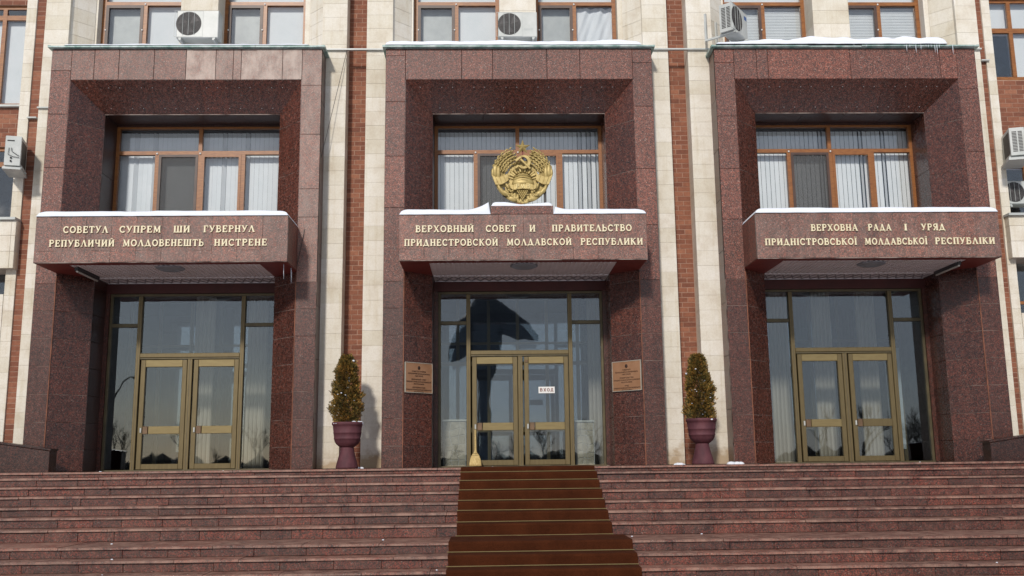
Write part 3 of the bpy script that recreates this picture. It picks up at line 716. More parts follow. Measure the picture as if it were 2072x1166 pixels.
# emblem pedestal on the middle canopy, crazy stone walls behind the middle doors
MB().prism([(-.57, -.905, 4.382), (.53, -.905, 4.382), (.53, -.905, 4.535), (-.57, -.905, 4.535)], (0, -1, 0), .5, .006).build('emblem_pedestal', GR, mid)
def crazy(x0, x1, z0, z1, y):
    nx, nz = 3, 6; pts = {}
    for i in range(nx + 1):
        for j in range(nz + 1):
            u = x0 + (x1 - x0) * i / nx; v = z0 + (z1 - z0) * j / nz
            if 0 < i < nx: u += U(-.04, .04)
            if 0 < j < nz: v += U(-.045, .045)
            pts[i, j] = (u, v)
    root = part('stone_wall', mid)
    box('wall_core', MORTS, root, x0 - .01, x1 + .01, y + .012, y + .25, -.03, z1 + .01); box('wall_cap', PLAQF, root, x0 - .02, x1 + .02, y - .02, y + .26, z1 + .01, z1 + .04)
    for i in range(nx):
        for j in range(nz):
            q = [pts[i, j], pts[i + 1, j], pts[i + 1, j + 1], pts[i, j + 1]]
            cx = sum(p[0] for p in q) / 4; cz = sum(p[1] for p in q) / 4
            q = [(cx + (a - cx) * .93, cz + (b - cz) * .93) for a, b in q]
            MB().prism([(a, y + U(-.006, .006), b) for a, b in q], (0, -1, 0), .03, .006).build('stone', CRAZY, root)
crazy(-1.50, -1.08, 0, .86, 1.45); crazy(1.06, 1.40, 0, .82, 1.45)

# ------------------------------------------------------------ the main building
B = thing('government_building', 'cream stone and brick government building behind the three portals', 'building', (0, .44, 0), kind=None)
B.location = (0, 0, 0)
ZTOPB = 10.4
def stone_run(name, x0, x1, y0, y1, z0=0.0, z1=ZTOPB, ph=0.0, front_only=False):
    p = part(name, B)
    MB().box(x0 + .005, x1 - .005, y0 + .005, y1, z0, z1).build('joint_bed', MORTS, p)
    z = z0; first = True
    while z < z1 - .01:
        zn = min(z1, z + (.285 if not first else .285 - ph)); first = False
        j = U(-.001, .001)
        mb = MB(); q = .0022
        mb.prism([(x0, y0 + j, z + q * .6), (x1, y0 + j, z + q * .6), (x1, y0 + j, zn - q * .6), (x0, y0 + j, zn - q * .6)], (0, -1, 0), y1 - y0 - .005, .003)
        mb.build('stone_slab', STONE, p); z = zn
    return p
def bricks(name, x0, x1, y, z0, z1, hc=.0955, lb=.25, parent=None):
    p = part(name, parent or B)
    MB().box(x0, x1, y + .0035, y + .12, z0, z1).build('mortar_bed', MORTB, p)
    cache = {}; z = z0; r = 0; wrem = (x1 - x0) % lb if x1 - x0 < 1 else lb / 2
    while z < z1 - .02:
        zn = min(z + hc, z1); x = x0 - (lb - wrem if r % 2 else 0)
        while x < x1 - .01:
            a, b = max(x0, x) + .005, min(x1, x + lb) - .005
            if b - a > .012:
                key = (round(b - a, 3), round(zn - z, 3))
                if key not in cache:
                    cache[key] = MB().prism([(0, 0, .005), (key[0], 0, .005), (key[0], 0, key[1] - .005), (0, 0, key[1] - .005)], (0, -1, 0), .02, .002).mesh('brick'); cache[key].materials.append(BRICK)
                link('brick', cache[key], None, p, (a, y + U(-.002, .002), z))
            x += lb
        z = zn; r += 1
    return p
# piers and brick grooves between the portals
stone_run('pilaster', -3.84, -3.357, .44, .80, ph=.1); stone_run('pilaster', -2.97, -2.46, .44, .80, ph=.05)
stone_run('pilaster', 2.46, 2.955, .44, .80, ph=.12); stone_run('pilaster', 3.345, 3.84, .44, .80, ph=.0)
bricks('brick_groove', -3.357, -2.97, .78, 0, ZTOPB); bricks('brick_groove', 2.955, 3.345, .78, 0, ZTOPB)
# outer ones
stone_run('pilaster', -9.23, -8.76, .44, .80, ph=.07); stone_run('pilaster', -9.60, -9.408, .44, .80, ph=.2)
stone_run('pilaster', 8.76, 9.19, .44, .80, ph=.14); stone_run('pilaster', 9.30, 9.47, .44, .80, ph=.02)
bricks('brick_groove', -9.408, -9.23, .475, 0, ZTOPB); bricks('brick_groove', 9.19, 9.30, .475, 0, ZTOPB)
# upper storey over each portal: splayed stone jambs, middle pier, windows
def uwin(x0, x1, zsill, y, kinds, ztop=10.05, ztr=9.29, mull=None, tag_=None):
    Wd = part('upper_window', B); f = .075
    def q(name, m, a, b, c, d, ya=y, yb=y + .08): return box(name, m, Wd, a, b, ya, yb, c, d)
    q('frame', WOOD, x0, x0 + f, zsill, ztop); q('frame', WOOD, x1 - f, x1, zsill, ztop); q('frame', WOOD, x0 + f, x1 - f, ztop - f, ztop); q('frame', WOOD, x0 + f, x1 - f, zsill, zsill + f)
    q('transom', WOOD, x0 + f, x1 - f, ztr, ztr + .075, y - .003, y + .078)
    xm = mull if mull is not None else (x0 + x1) / 2
    q('mullion', WOOD, xm - .04, xm + .035, zsill + f, ztr, y - .002, y + .077)
    s_ = MB(); a, b, t = x0 + f, xm - .04, .06
    s_.box(a, a + t, y - .014, y + .03, zsill + f, ztr).box(b - t, b, y - .014, y + .03, zsill + f, ztr).box(a + t, b - t, y - .014, y + .03, ztr - t, ztr)
    s_.build('sash', SASH, Wd)
    q('pane', GLW, a + t, b - t, zsill + f, ztr - t, y + .02, y + .026); q('pane', GLW, xm + .035, x1 - f, zsill + f, ztr, y + .04, y + .046)
    q('pane', GLW, x0 + f, x1 - f, ztr + .075, ztop - f, y + .04, y + .046)
    for x in (a + .01, b - .005): MB().ball((x, y - .02, zsill + .82), .017, 7, 5).build('window_catch', PAPER, Wd, True)
    MB().ball((xm - .01, y - .012, ztr + .02), .019, 7, 5).build('window_catch', PAPER, Wd, True)
    yb = y + .14
    for (xa, xb, k) in ((a, b, kinds[0]), (xm, x1, kinds[1])):
        if k == 'v':      # venetian blind
            z = zsill; 
            while z < ztr:
                MB().prism([(xa, yb - .008, z), (xb, yb - .008, z), (xb, yb + .006, z + .036), (xa, yb + .006, z + .036)], (0, -1, .3), .001).build('blind_slat', BLIND, Wd); z += .034
        elif k == 'b': q('blind_reflection_sheet', BLIND, xa, xb, zsill, ztr + .1, yb, yb + .004)
        elif k == 'c':    # draped sheet curtain
            nx, nz = 40, 20; vs = []; fs = []
            for i in range(nx + 1):
                for j in range(nz + 1):
                    u, v = i / nx, j / nz
                    sag = .02 * math.sin(18 * u + 8 * (1 - v) * (u - 1) ** 2) + .012 * math.sin(34 * (u + .6 * (1 - v)))
                    vs.append((xa + (xb - xa) * u, yb + sag, zsill + (ztr - zsill) * v))
            for i in range(nx):
                for j in range(nz): fs.append((i * (nz + 1) + j, (i + 1) * (nz + 1) + j, (i + 1) * (nz + 1) + j + 1, i * (nz + 1) + j + 1))
            MB().add(vs, fs).build('curtain', CURT, Wd, True)
        elif k == 'd': q('blind_reflection_sheet', GREYM, xa, xb, zsill, ztr + .1, yb + .02, yb + .024)
    q('blind_reflection_sheet', BLIND, x0, x1, ztr + .05, ztop, yb + .03, yb + .034)
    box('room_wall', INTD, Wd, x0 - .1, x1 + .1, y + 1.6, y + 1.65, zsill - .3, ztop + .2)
    return Wd
for xc, ks in ((-6.3, ('db', 'db')), (0, ('db', 'dc')), (6.3, ('vv', 'vv'))):  # left bay blinds stand in for clouds reflected in the panes
    for s in (-1, 1):
        jp = part('window_jamb', B); O = (xc + s * 2.54, .442, 0); dx, dy = 2.54 - 2.13, .85 - .442; l = math.hypot(dx, dy)
        zz = [H + .03, 8.15, 8.43, 8.72, 9.0, 9.29, 9.57, 9.86, 10.14, ZTOPB]
        panel('stone_slab', jp, STONE, O, (-s * dx, dy, 0), (0, 0, 1), (-s * dy, -dx, 0), [(0, H), (l, H), (l, ZTOPB), (0, ZTOPB)], [0, l], zz, gap=.004, ch=.003, mj=MORTS, jd=.006)
        box('reveal', STONE, jp, *sorted((xc + s * (2.095 if s < 0 else 2.035), xc + s * 2.33)), .865, 1.3, H, ZTOPB)
    stone_run('window_pier', xc - .36, xc + .37, .58, 1.3, H + .03, ZTOPB, .1)
    uwin(xc - 2.09, xc - .36, H + .05, 1.06, ks[0], mull=xc - 1.225); uwin(xc + .37, xc + 2.03, H + .05, 1.06, ks[1], mull=xc + 1.185)
    box('window_head', STONE, B, xc - 2.1, xc + 2.1, .9, 1.3, 10.05, ZTOPB)
box('wall_backing', INTD, B, -9.4, 9.4, .98, 1.03, H - .6, H + .06)
# rooms behind portal windows
for xc in (-6.3, 0, 6.3):
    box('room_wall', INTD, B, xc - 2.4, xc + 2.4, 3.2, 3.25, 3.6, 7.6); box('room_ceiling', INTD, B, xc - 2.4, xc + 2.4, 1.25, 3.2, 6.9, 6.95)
# side bays
for s in (-1, 1):
    def X(a, b): return sorted((s * a, s * b))
    e = 9.595 if s < 0 else 9.465
    far = 12.6
    # ground storey pier and window
    pr = stone_run('pier', *X(e + .012, e + .16), .437, .95, 0, 3.25 if s < 0 else 2.75, .1)
    xa, xb = X(e + .14, far)
    uw = part('side_window', B); 
    box('frame', WOOD, uw, xa, xb, .98, 1.04, 3.0, 3.06); box('frame', WOOD, uw, xa, xb, .98, 1.04, .5, .56)
    for k in range(4):
        x = s * (e + .2 + k * .8); box('frame', WOOD, uw, *sorted((x, x + s * .06)), .975, 1.045, .5, 3.9)
    box('pane', GLW, uw, xa, xb, 1.0, 1.006, .5, 3.9); box('room_wall', INTD, uw, xa - .3, xb + .3, 2.2, 2.25, 0, 4.2)
    box('wall_side', STONE, B, *X(e + .10, e + .155), .98, 1.3, 2.7, 4.0)
    bricks('brick_spandrel', *X(e + .14, far), .9, -.03, .5)
    # projecting stone spandrel
    sp = part('stone_spandrel', B); zb, zt = (3.71, 4.62) if s < 0 else (3.79, 4.60)
    xa, xb = X(9.40 if s < 0 else 9.33, far)
    box('joint_bed', MORTS, sp, xa + .01, xb, .30, .96, zb + .01, zt - .01)
    us = [xa]; 
    while us[-1] < xb: us.append(min(xb, us[-1] + .52))
    panel('stone_slab', sp, STONE, (0, .28, 0), (1, 0, 0), (0, 0, 1), (0, -1, 0), [(xa, zb), (xb, zb), (xb, zt), (xa, zt)], us, [zb, zb + .32, zb + .62, zt], gap=.004, ch=.003)
    xs_ = s * (9.40 if s < 0 else 9.33)
    panel('stone_slab', sp, STONE, (xs_, .28, 0), (0, 1, 0), (0, 0, 1), (-s, 0, 0), [(.002, zb), (.16, zb), (.16, zt), (.002, zt)], [.002, .16], [zb, zb + .32, zb + .62, zt], gap=.004, ch=.002)
    box('sill', GREYM, sp, xa - .02, xb, .22, .9, zt + .003, zt + .05)
    box('end_wall', STONE, B, *X(far, 19), .92, 1.3, -.03, ZTOPB)
    # middle storey window, brick band, top window
    def sidewin(z0, z1, ztr, white, off=.04):
        q = part('side_window', B); y = .92
        a, b = X(e, far)
        box('frame', WOOD, q, a, b, y, y + .07, z0, z0 + .07); box('frame', WOOD, q, a, b, y, y + .07, z1 - .07, z1)
        box('transom', WOOD, q, a, b, y - .003, y + .067, ztr, ztr + .1)
        for k in range(5):
            x = s * (e + off + k * .62); box('mullion', WOOD, q, *sorted((x - .04, x + .04)), y - .006, y + .06, z0 + .07, z1 - .07)
        box('pane', GLW, q, a, b, y + .02, y + .026, z0 + .07, z1 - .07)
        if white[0]: box('blind_reflection_sheet', BLIND, q, a, b, y + .12, y + .124, z0, ztr)
        if white[1]: box('blind_reflection_sheet', BLIND, q, a, b, y + .14, y + .144, ztr, z1)
        box('room_wall', INTD, q, a - .2, b + .2, y + 1.3, y + 1.35, z0 - .2, z1 + .2)
    if s < 0:
        sidewin(4.67, 6.24, 5.85, (0, 0)); bricks('brick_spandrel', -far, -e, .86, 6.24, 7.04); sidewin(7.08, 9.2, 8.9, (1, 0), .66); bricks('brick_spandrel', -far, -e, .86, 9.2, 10.3)
        box('sill', GREYM, B, -far, -e, .78, .9, 7.04, 7.08)
    else:
        sidewin(4.65, 6.42, 5.75, (0, 1)); bricks('brick_spandrel', e, far, .86, 6.42, 7.58); sidewin(7.60, 9.35, 8.62, (0, 1)); bricks('brick_spandrel', e, far, .86, 9.35, 10.3)
        q = box('blind_reflection_sheet', BLIND, B, 10.1, far, 1.03, 1.034, 7.6, 8.7)
# window recess in the brick band's place is backed by the room walls; outer flashing ledges
fl = part('flashing_ledge', B)
for x0, x1 in ((-3.76, -2.535), (2.535, 3.76), (8.86, 9.2)):
    MB().box(x0, x1, .385, .452, 8.035, 8.062).build('ledge', WHITEM, fl)
MB().box(-9.24, -8.84, .39, .45, 6.86, 6.885).build('ledge', WHITEM, fl); MB().box(-9.42, -9.24, .39, .5, 6.66, 6.685).build('ledge', WHITEM, fl); MB().box(9.18, 9.34, .39, .5, 7.80, 7.825).build('ledge', WHITEM, fl)
box('wall_backing', INTD, B, -19, 19, 8.2, 8.3, 0, ZTOPB); box('roof_slab', INTD, B, -19, 19, .9, 8.3, ZTOPB, ZTOPB + .2)

# ------------------------------------------------------------ low side walls on the landing
for s in (-1, 1):
    x0 = 8.09; za, zb = (.39, .62) if s < 0 else (.35, .58)
    y0 = -.62
    wl = thing('parapet_wall', 'dark polished granite parapet rising to the left of the left portal' if s < 0 else 'dark polished granite parapet rising to the right of the right portal', 'low wall', (s * x0, y0, 0), 'low parapet walls')
    for k in range(5):
        a, b = k * .85, (k + 1) * .85 - .003; ha, hb = za + (zb - za) * a / 1.6, za + (zb - za) * b / 1.6
        MB().prism([(s * a, 0, -.02), (s * b, 0, -.02), (s * b, 0, hb - .035), (s * a, 0, ha - .035)], (0, -1, 0), .28, .006).build('granite_slab', GRD, wl)
        MB().prism([(s * (a - (.02 if k == 0 else 0)), -.012, ha - .033), (s * b, -.012, hb - .033), (s * b, -.012, hb), (s * (a - (.02 if k == 0 else 0)), -.012, ha)], (0, -1, 0), .31, .006).build('cap_slab', GRD, wl)

# ------------------------------------------------------------ snow
def snow(name, label, x0, x1, y0, y1, z, h, ed=.06, amp=.3, sx=1.5, over=.03, seed=0, cut=None, sq=(.38, .38)):
    nx = max(12, int((x1 - x0) / .035)); ny = max(8, int((y1 - y0) / .03)); ny = min(ny, 40)
    X0, X1, Y0 = x0 - over * .4, x1 + over * .4, y0 - over; vs = []; fs = []
    ys = [0, .004, .010, .018, .028, .04, .055, .075, .1] ; L_ = (y1 - Y0); ys = ys + [.1 + (L_ - .1) * (i + 1) / 8 for i in range(8)] if L_ > .15 else [L_ * i / 10 for i in range(11)]
    for i in range(nx + 1):
        x = X0 + (X1 - X0) * i / nx
        for yy in ys:
            y = Y0 + yy; e = min((x - X0) * sq[0], (X1 - x) * sq[1], yy + .0)
            n1 = noise.noise(Vector((x * sx + seed, y * sx, seed))) * amp + noise.noise(Vector((x * 6 + seed, y * 6, seed))) * amp * .25
            hh = max(.15, 1 + n1) * h
            if cut: hh *= cut(x)
            pr = math.sqrt(max(0, 1 - (1 - min(1, e / ed)) ** 2))
            vs.append((x, y + (noise.noise(Vector((x * 4, 0, seed))) * .012 if yy < .06 else 0), z + .002 + hh * pr))
    k = len(ys)
    for i in range(nx):
        for j in range(k - 1): fs.append((i * k + j, (i + 1) * k + j, (i + 1) * k + j + 1, i * k + j + 1))
    o = MB().add(vs, fs).build(name, SNOW, None, True); tag(o, label, 'snow', kind='stuff'); return o
snow('canopy_snow', 'smooth snow layer along the left canopy edge', -6.3 - 2.17, -6.3 + 2.17, -.89, .1, 4.38, .105, .08, .14, seed=1)
snow('canopy_snow', 'snow on the middle canopy left of the emblem pedestal', -2.17, -.585, -.89, .1, 4.38, .105, .08, .16, seed=2, sq=(.38, 5), cut=lambda x: 1 + max(0, 1 - (-.585 - x) / .45) ** 2 * 1.35)
snow('canopy_snow', 'snow on the middle canopy right of the emblem pedestal', .545, 2.17, -.89, .1, 4.38, .105, .08, .14, seed=3, sq=(5, .3), cut=lambda x: 1 + max(0, 1 - (x - .545) / .25) ** 2 * .5)
snow('pedestal_snow', 'snow heaped on the pedestal under the emblem', -.565, .525, -.89, -.42, 4.535, .075, .06, .35, 3, .0, seed=4, cut=lambda x: 1.15 - .5 * math.exp(-((x + .02) / .28) ** 2) + .0)
snow('canopy_snow', 'smooth snow layer along the right canopy edge', 6.3 - 2.17, 6.3 + 2.17, -.89, .1, 4.38, .105, .08, .14, seed=5)
snow('roof_snow', 'thin snow crust on top of the left portal', -6.3 - 2.3, -6.3 + 2.3, -.06, .8, H + .05, .030, .05, .5, 2, .012, seed=6)
snow('roof_snow', 'medium snow crust on top of the middle portal', -2.55, 2.35, -.06, .8, H + .05, .095, .06, .5, 1.4, .02, seed=7)
snow('roof_snow', 'thick lumpy snow crust on top of the right portal', 3.8, 8.25, -.06, .8, H + .05, .15, .08, .45, 2.2, .05, seed=8, cut=lambda x: min(1, .4 + max(0, x - 4.2) * .55))
for (x, y, r, lb) in ((-2.93, -.2, .05, 'small snow clump on the landing right of the left planter'), (2.72, -.3, .055, 'small snow clump on the landing left of the right planter'), (3.66, -.35, .07, 'longer snow patch on the landing right of the right planter')):
    mb = MB(); random.seed(int(x * 100) + 900)
    for k in range(6): mb.ball((x + U(-r, r) * 1.6, y + U(-.02, .02), .0), r * U(.5, .9), 9, 6, (1.3, 1, .75))
    o = mb.build('snow_patch', SNOW, None, True); tag(o, lb, 'snow', kind='stuff')
random.seed(11)
mb = MB(); random.seed(31)
for k in range(16):
    i = random.choice((0, 3, 6, 6, 7, 8, 9)); x = U(-9.5, 9.5); r = U(.006, .018)
    if i == 6: mb.ball((U(-1, 2.5) if k % 2 else x, U(-4.3, -3.8), ZS[7] + .012), r, 6, 4, (1.4, 1, .6))
    else: mb.ball((x, YE[i] + U(.05, .3), ZS[i] + .004), r, 6, 4, (1.5, 1, .6))
tag(mb.build('snow_crumbs', SNOW, None, True), 'scattered crumbs of frozen snow on the granite steps', 'snow', kind='stuff')
random.seed(11)
# icicles
ic = thing('icicles', 'row of thin icicles hanging from the right portal snow', 'icicles', (7.3, -.1, H + .03))
for x, l in ((-.06, .04), (.72, .14), (.78, .05), (.90, .17), (1.0, .1), (1.1, .04), (1.15, .06), (1.2, .05), (1.27, .16), (1.31, .2), (1.36, .07), (1.62, .2), (-.3, .03)):
    x -= .55
    MB().tube([(x, 0, 0), (x + U(-.004, .004), 0, -l * .6), (x + .002, 0, -l)], [.008, .005, .0012], 6).build('icicle', ICE, ic, True)
ic2 = thing('icicles', 'three icicles at the right end of the left canopy underside', 'icicles', (-4.22, -.7, 3.56))
for x, y, l in ((0, 0, .28), (.06, .35, .3), (.03, .55, .24)):
    MB().tube([(x, y, .04), (x + .006, y, -l * .5), (x + .012, y, -l)], [.008, .005, .0015], 6).build('icicle', ICE, ic2, True)

# ------------------------------------------------------------ emblem
em = thing('coat_of_arms', 'gilded round emblem with star, hammer and sickle, sun and wheat above the middle canopy', 'emblem', (0, -.66, 4.64))
def EP(X, Y): return ((X - 693) / 815, (1050 - Y) / 815)
def eplate(name, pts, y, th, ch=.008, m=None):
    m = m or GOLD
    return MB().prism([(EP(a, b)[0], y, EP(a, b)[1]) for a, b in pts], (0, -1, 0), th, ch).build(name, m, em)
ring = []
nb = MB()
# backing crescent
oc = EP(693, 640); ro, ri = .555, .33
seg = 48; a0, a1 = 62, -242
for i in range(seg):
    t0, t1 = math.radians(a0 + (a1 - a0) * i / seg), math.radians(a0 + (a1 - a0) * (i + 1) / seg)
    rr0 = ro + .0; 
    f0 = .62 if -140 < (a0 + (a1 - a0) * i / seg) < -40 else 1
    nb.prism([(oc[0] + ri * math.cos(t0), 0.02, oc[1] + ri * math.sin(t0)), (oc[0] + ro * .9 * math.cos(t0), .02, oc[1] + ro * .88 * math.sin(t0)), (oc[0] + ro * .9 * math.cos(t1), .02, oc[1] + ro * .88 * math.sin(t1)), (oc[0] + ri * math.cos(t1), .02, oc[1] + ri * math.sin(t1))], (0, -1, 0), .03)
for s in (-1, 1):
    for i in range(10):
        t0, t1 = math.radians(112 + 78 * i / 10), math.radians(112 + 78 * (i + 1) / 10)
        nb.prism([(s * 1.05 * .31 * math.cos(t0), .0, oc[1] + .02 + .31 * math.sin(t0)), (s * 1.05 * .50 * math.cos(t0), .0, oc[1] + .02 + .50 * math.sin(t0)), (s * 1.05 * .50 * math.cos(t1), .0, oc[1] + .02 + .50 * math.sin(t1)), (s * 1.05 * .31 * math.cos(t1), .0, oc[1] + .02 + .31 * math.sin(t1))], (0, -1, 0), .02)
nb.build('backing_ring', GOLD, em)
eplate('backing_plate', [(480, 690), (915, 690), (940, 800), (860, 940), (780, 1000), (620, 1000), (540, 940), (450, 800)], .005, .025)
# wheat sheaves
for s in (-1, 1):
    mb = MB()
    for k in range(6):                                     # stalks of ears, outermost first
        rad = .50 - k * .040; aa0, aa1 = 190, 112 - k * 1.5
        n_ = 15
        for i in range(n_ + 1):
            a = math.radians(aa0 + (aa1 - aa0) * i / n_); tw = rad * (1 - .05 * (i / n_)) + .022 * (i / n_) * (3 - k)
            cx_, cz_ = tw * math.cos(a) * s * 1.05, oc[1] + tw * math.sin(a) * 1.0 + .02
            rot = Matrix.Rotation(-(a + math.pi / 2) if s > 0 else (a + math.pi / 2), 3, 'Y')
            rot = Matrix.Rotation((a - math.pi / 2) * (1 if s > 0 else -1) * -1 + (0.5 if i % 2 else -.5), 3, 'Y') 
            if i > 3:
                d = Vector((-math.sin(a) * s * -1, 0, math.cos(a) * -1)).normalized()
                t_ = Vector((math.sin(a) * s, 0, -math.cos(a)));
                q = Vector((0, 0, 1)).rotation_difference(t_ + Vector((math.cos(a) * s, 0, math.sin(a))) * (.45 if i % 2 else -.45)).to_matrix()
                mb.ball((cx_ + (.007 if i % 2 else -.007), -.022 - .004 * k + .0, cz_), .030, 6, 4, (.48, .6, 1.1), q)
        mb.tube([(rad * math.cos(math.radians(aa0 + (aa1 - aa0) * i / 10)) * s * 1.05, -.012, oc[1] + .02 + rad * math.sin(math.radians(aa0 + (aa1 - aa0) * i / 10))) for i in range(11)], .011, 6)
    mb.build('wheat_sheaf', GOLD, em, True)
    # leaf / cloth blades at the outer side and ribbon band
    for j, (xx, yy, ww, hh) in enumerate(((300, 560, 40, 95), (345, 590, 36, 110), (262, 590, 22, 70))):
        X_ = xx if s < 0 else 1386 - xx
        mb = MB().ball((EP(X_, yy)[0], -.03, EP(X_, yy)[1]), 1, 10, 6, (ww / 815, .03, hh / 815)); mb.build('blade_leaf', GOLD, em, True)
    P1 = [(245, 635), (300, 770), (390, 778), (495, 715), (470, 625), (330, 655)]
    P1 = [(x if s < 0 else 1386 - x, y) for x, y in P1]
    # banded ribbon as curved strip
    top_ = [(242, 618), (300, 655), (360, 658), (420, 640), (480, 605)]; bot_ = [(300, 772), (350, 782), (400, 770), (455, 740), (496, 705)]
    mb = MB()
    for i in range(4):
        q = [top_[i], top_[i + 1], bot_[i + 1], bot_[i]]; q = [(x if s < 0 else 1386 - x, y) for x, y in q]
        yy = -.055 - .012 * math.sin(math.pi * (i + .5) / 4)
        mb.prism([(EP(a, b)[0], yy, EP(a, b)[1]) for a, b in q], (0, -1, 0), .05, .004)
    mb.build('ribbon_band', GOLD, em)
    # lower ear / maize cob and leaves
    for (xx, yy, ww, hh, an) in ((395, 870, 34, 95, 40), (360, 830, 26, 80, 20), (450, 900, 36, 80, 60), (545, 985, 40, 80, 75), (480, 800, 26, 60, 30)):
        X_ = xx if s < 0 else 1386 - xx
        q = Matrix.Rotation(math.radians(-an if s < 0 else an) , 3, 'Y')
        MB().ball((EP(X_, yy)[0], -.03, EP(X_, yy)[1]), 1, 10, 6, (ww / 815, .035, hh / 815), q).build('leaf', GOLD, em, True)
    mb = MB(); random.seed(5 + s)
    for k in range(14):
        X_ = 520 + U(-45, 50); X_ = X_ if s < 0 else 1386 - X_
        mb.ball((EP(X_, 0)[0], -.055, EP(0, 900 + U(-55, 60))[1]), .024, 7, 5, (1, .7, .8))
    mb.build('vine_leaf', GOLD, em, True)
random.seed(21)
# rays
for k in range(13):
    a = math.radians(18 + k * 12); c = EP(700, 720); r0, r1 = .17, (.26 if k % 2 else .285)
    ca, sa = math.cos(a), math.sin(a); wv = .026
    p = [(c[0] + r0 * ca + sa * wv * .6, c[1] + r0 * sa - ca * wv * .6), (c[0] + r1 * ca + sa * wv, c[1] + r1 * sa - ca * wv), (c[0] + r1 * 1.05 * ca, c[1] + r1 * 1.05 * sa), (c[0] + r1 * ca - sa * wv, c[1] + r1 * sa + ca * wv), (c[0] + r0 * ca - sa * wv * .6, c[1] + r0 * sa + ca * wv * .6)]
    MB().prism([(x, -.022 - .03 * (k % 2), z) for x, z in p], (0, -1, 0), .05, .009).build('sun_ray', GOLD, em)
# sun / globe dome
mb = MB(); c = EP(703, 775); mb.lathe([(.2 * math.cos(math.radians(a)), .2 * math.sin(math.radians(a))) for a in range(0, 91, 9)], (0, 0, 0), 28); mb.v = [(x + c[0], y * .45 - .02, z + c[1]) for x, y, z in mb.v]; mb.build('globe', GOLD, em, True)
for k, (yy, ww) in enumerate(((640, 110), (685, 140), (725, 152))):
    MB().tube([(EP(703 - ww, 0)[0], -.05, EP(0, yy + 22)[1]), (EP(650, 0)[0], -.098, EP(0, yy - 8)[1]), (EP(703, 0)[0], -.108, EP(0, yy - 14)[1]), (EP(756, 0)[0], -.098, EP(0, yy - 6)[1]), (EP(703 + ww, 0)[0], -.05, EP(0, yy + 22)[1])], .008, 6).build('globe_line', GOLD, em, True)
# inscription ribbon
top_ = [(508, 770), (560, 785), (620, 762), (703, 755), (790, 762), (850, 785), (905, 770)]; bot_ = [(520, 835), (560, 862), (620, 858), (703, 850), (790, 858), (850, 862), (892, 835)]
mb = MB()
for i in range(6): mb.prism([(EP(a, b)[0], -.112 + .012 * abs(i - 2.5), EP(a, b)[1]) for a, b in (top_[i], top_[i + 1], bot_[i + 1], bot_[i])], (0, -1, 0), .06, .003)
mb.build('inscription_ribbon', GOLD, em)
for ch, X_ in (('Р', 600), ('М', 663), ('Н', 748)):
    me = glyph_mesh(ch, (.075, .082), .014); o = link('letter', me, GOLDH, em, (EP(X_, 0)[0], -.105, EP(0, 848)[1]))
# hammer and sickle
def plate2(name, pts, y, th, ch=.006): return eplate(name, pts, y, th, ch)
cs = EP(712, 440); mb = MB(); n_ = 22
for i in range(n_):
    t0, t1 = math.radians(118 - 262 * i / n_), math.radians(118 - 262 * (i + 1) / n_)
    def wd(i): f = i / n_; return .006 + .030 * math.sin(math.pi * min(1, f * .95 + .03)) ** .7
    r_ = .112
    q = [(cs[0] + (r_ - wd(i)) * math.cos(t0), cs[1] + (r_ - wd(i)) * math.sin(t0)), (cs[0] + (r_ + wd(i) * .6) * math.cos(t0), cs[1] + (r_ + wd(i) * .6) * math.sin(t0)), (cs[0] + (r_ + wd(i + 1) * .6) * math.cos(t1), cs[1] + (r_ + wd(i + 1) * .6) * math.sin(t1)), (cs[0] + (r_ - wd(i + 1)) * math.cos(t1), cs[1] + (r_ - wd(i + 1)) * math.sin(t1))]
    mb.prism([(x, -.10, z) for x, z in q], (0, -1, 0), .03, .002)
mb.build('sickle', GOLD, em); eplate('sickle_handle', [(625, 480), (655, 505), (600, 548), (580, 528)], -.098, .03)
eplate('hammer_handle', [(655, 405), (680, 385), (825, 535), (800, 556)], -.108, .03); eplate('hammer_head', [(582, 412), (668, 352), (694, 378), (608, 446)], -.118, .045)
eplate('sun_plate', [(480, 600), (520, 500), (600, 430), (640, 400), (790, 400), (850, 450), (900, 520), (925, 600), (900, 700), (510, 700)], -.0, .03)
# star
c = EP(705, 205); mb = MB(); vs = [(c[0], -.105, c[1] - .005)]
for k in range(10):
    a = math.radians(90 + 36 * k); r_ = .145 if k % 2 == 0 else .056; vs.append((c[0] + r_ * math.cos(a), -.055, c[1] - .005 + r_ * math.sin(a)))
vs.append((c[0], -.02, c[1])); mb.add(vs, [(0, 1 + k, 1 + (k + 1) % 10) for k in range(10)] + [(11, 1 + (k + 1) % 10, 1 + k) for k in range(10)]); mb.build('star', GOLD, em)
MB().box(c[0] - .012, c[0] + .012, -.03, .0, .78, c[1]).build('star_bracket', MAROON, em)
# grapes
for cx_, n_ in ((693, 26),):
    mb = MB()
    for r_ in range(6):
        for q in range(6 - r_ if r_ < 5 else 1):
            mb.ball((EP(cx_ + (q - (5 - r_) / 2) * 27, 0)[0], -.085 - U(0, .01), EP(0, 885 + r_ * 24)[1]), .0175, 8, 6)
    mb.build('grape_bunch', GOLD, em, True)
for (xx, yy, r_) in ((600, 960, 46), (650, 1010, 44), (740, 1015, 44), (800, 975, 46), (700, 1030, 34), (560, 930, 44), (840, 935, 44)):
    mb = MB(); c = EP(xx, yy)
    for k in range(5):
        a = math.radians(-90 + (k - 2) * 50); mb.ball((c[0] + .5 * r_ / 815 * math.cos(a), -.045, c[1] + .5 * r_ / 815 * math.sin(a)), r_ * .62 / 815, 8, 5, (1, .6, 1))
    mb.build('leaf', GOLD, em, True)
for x in (-.355, .385): MB().box(x, x + .045, -.0, .05, -.075, .3).build('strut', DARK, em)

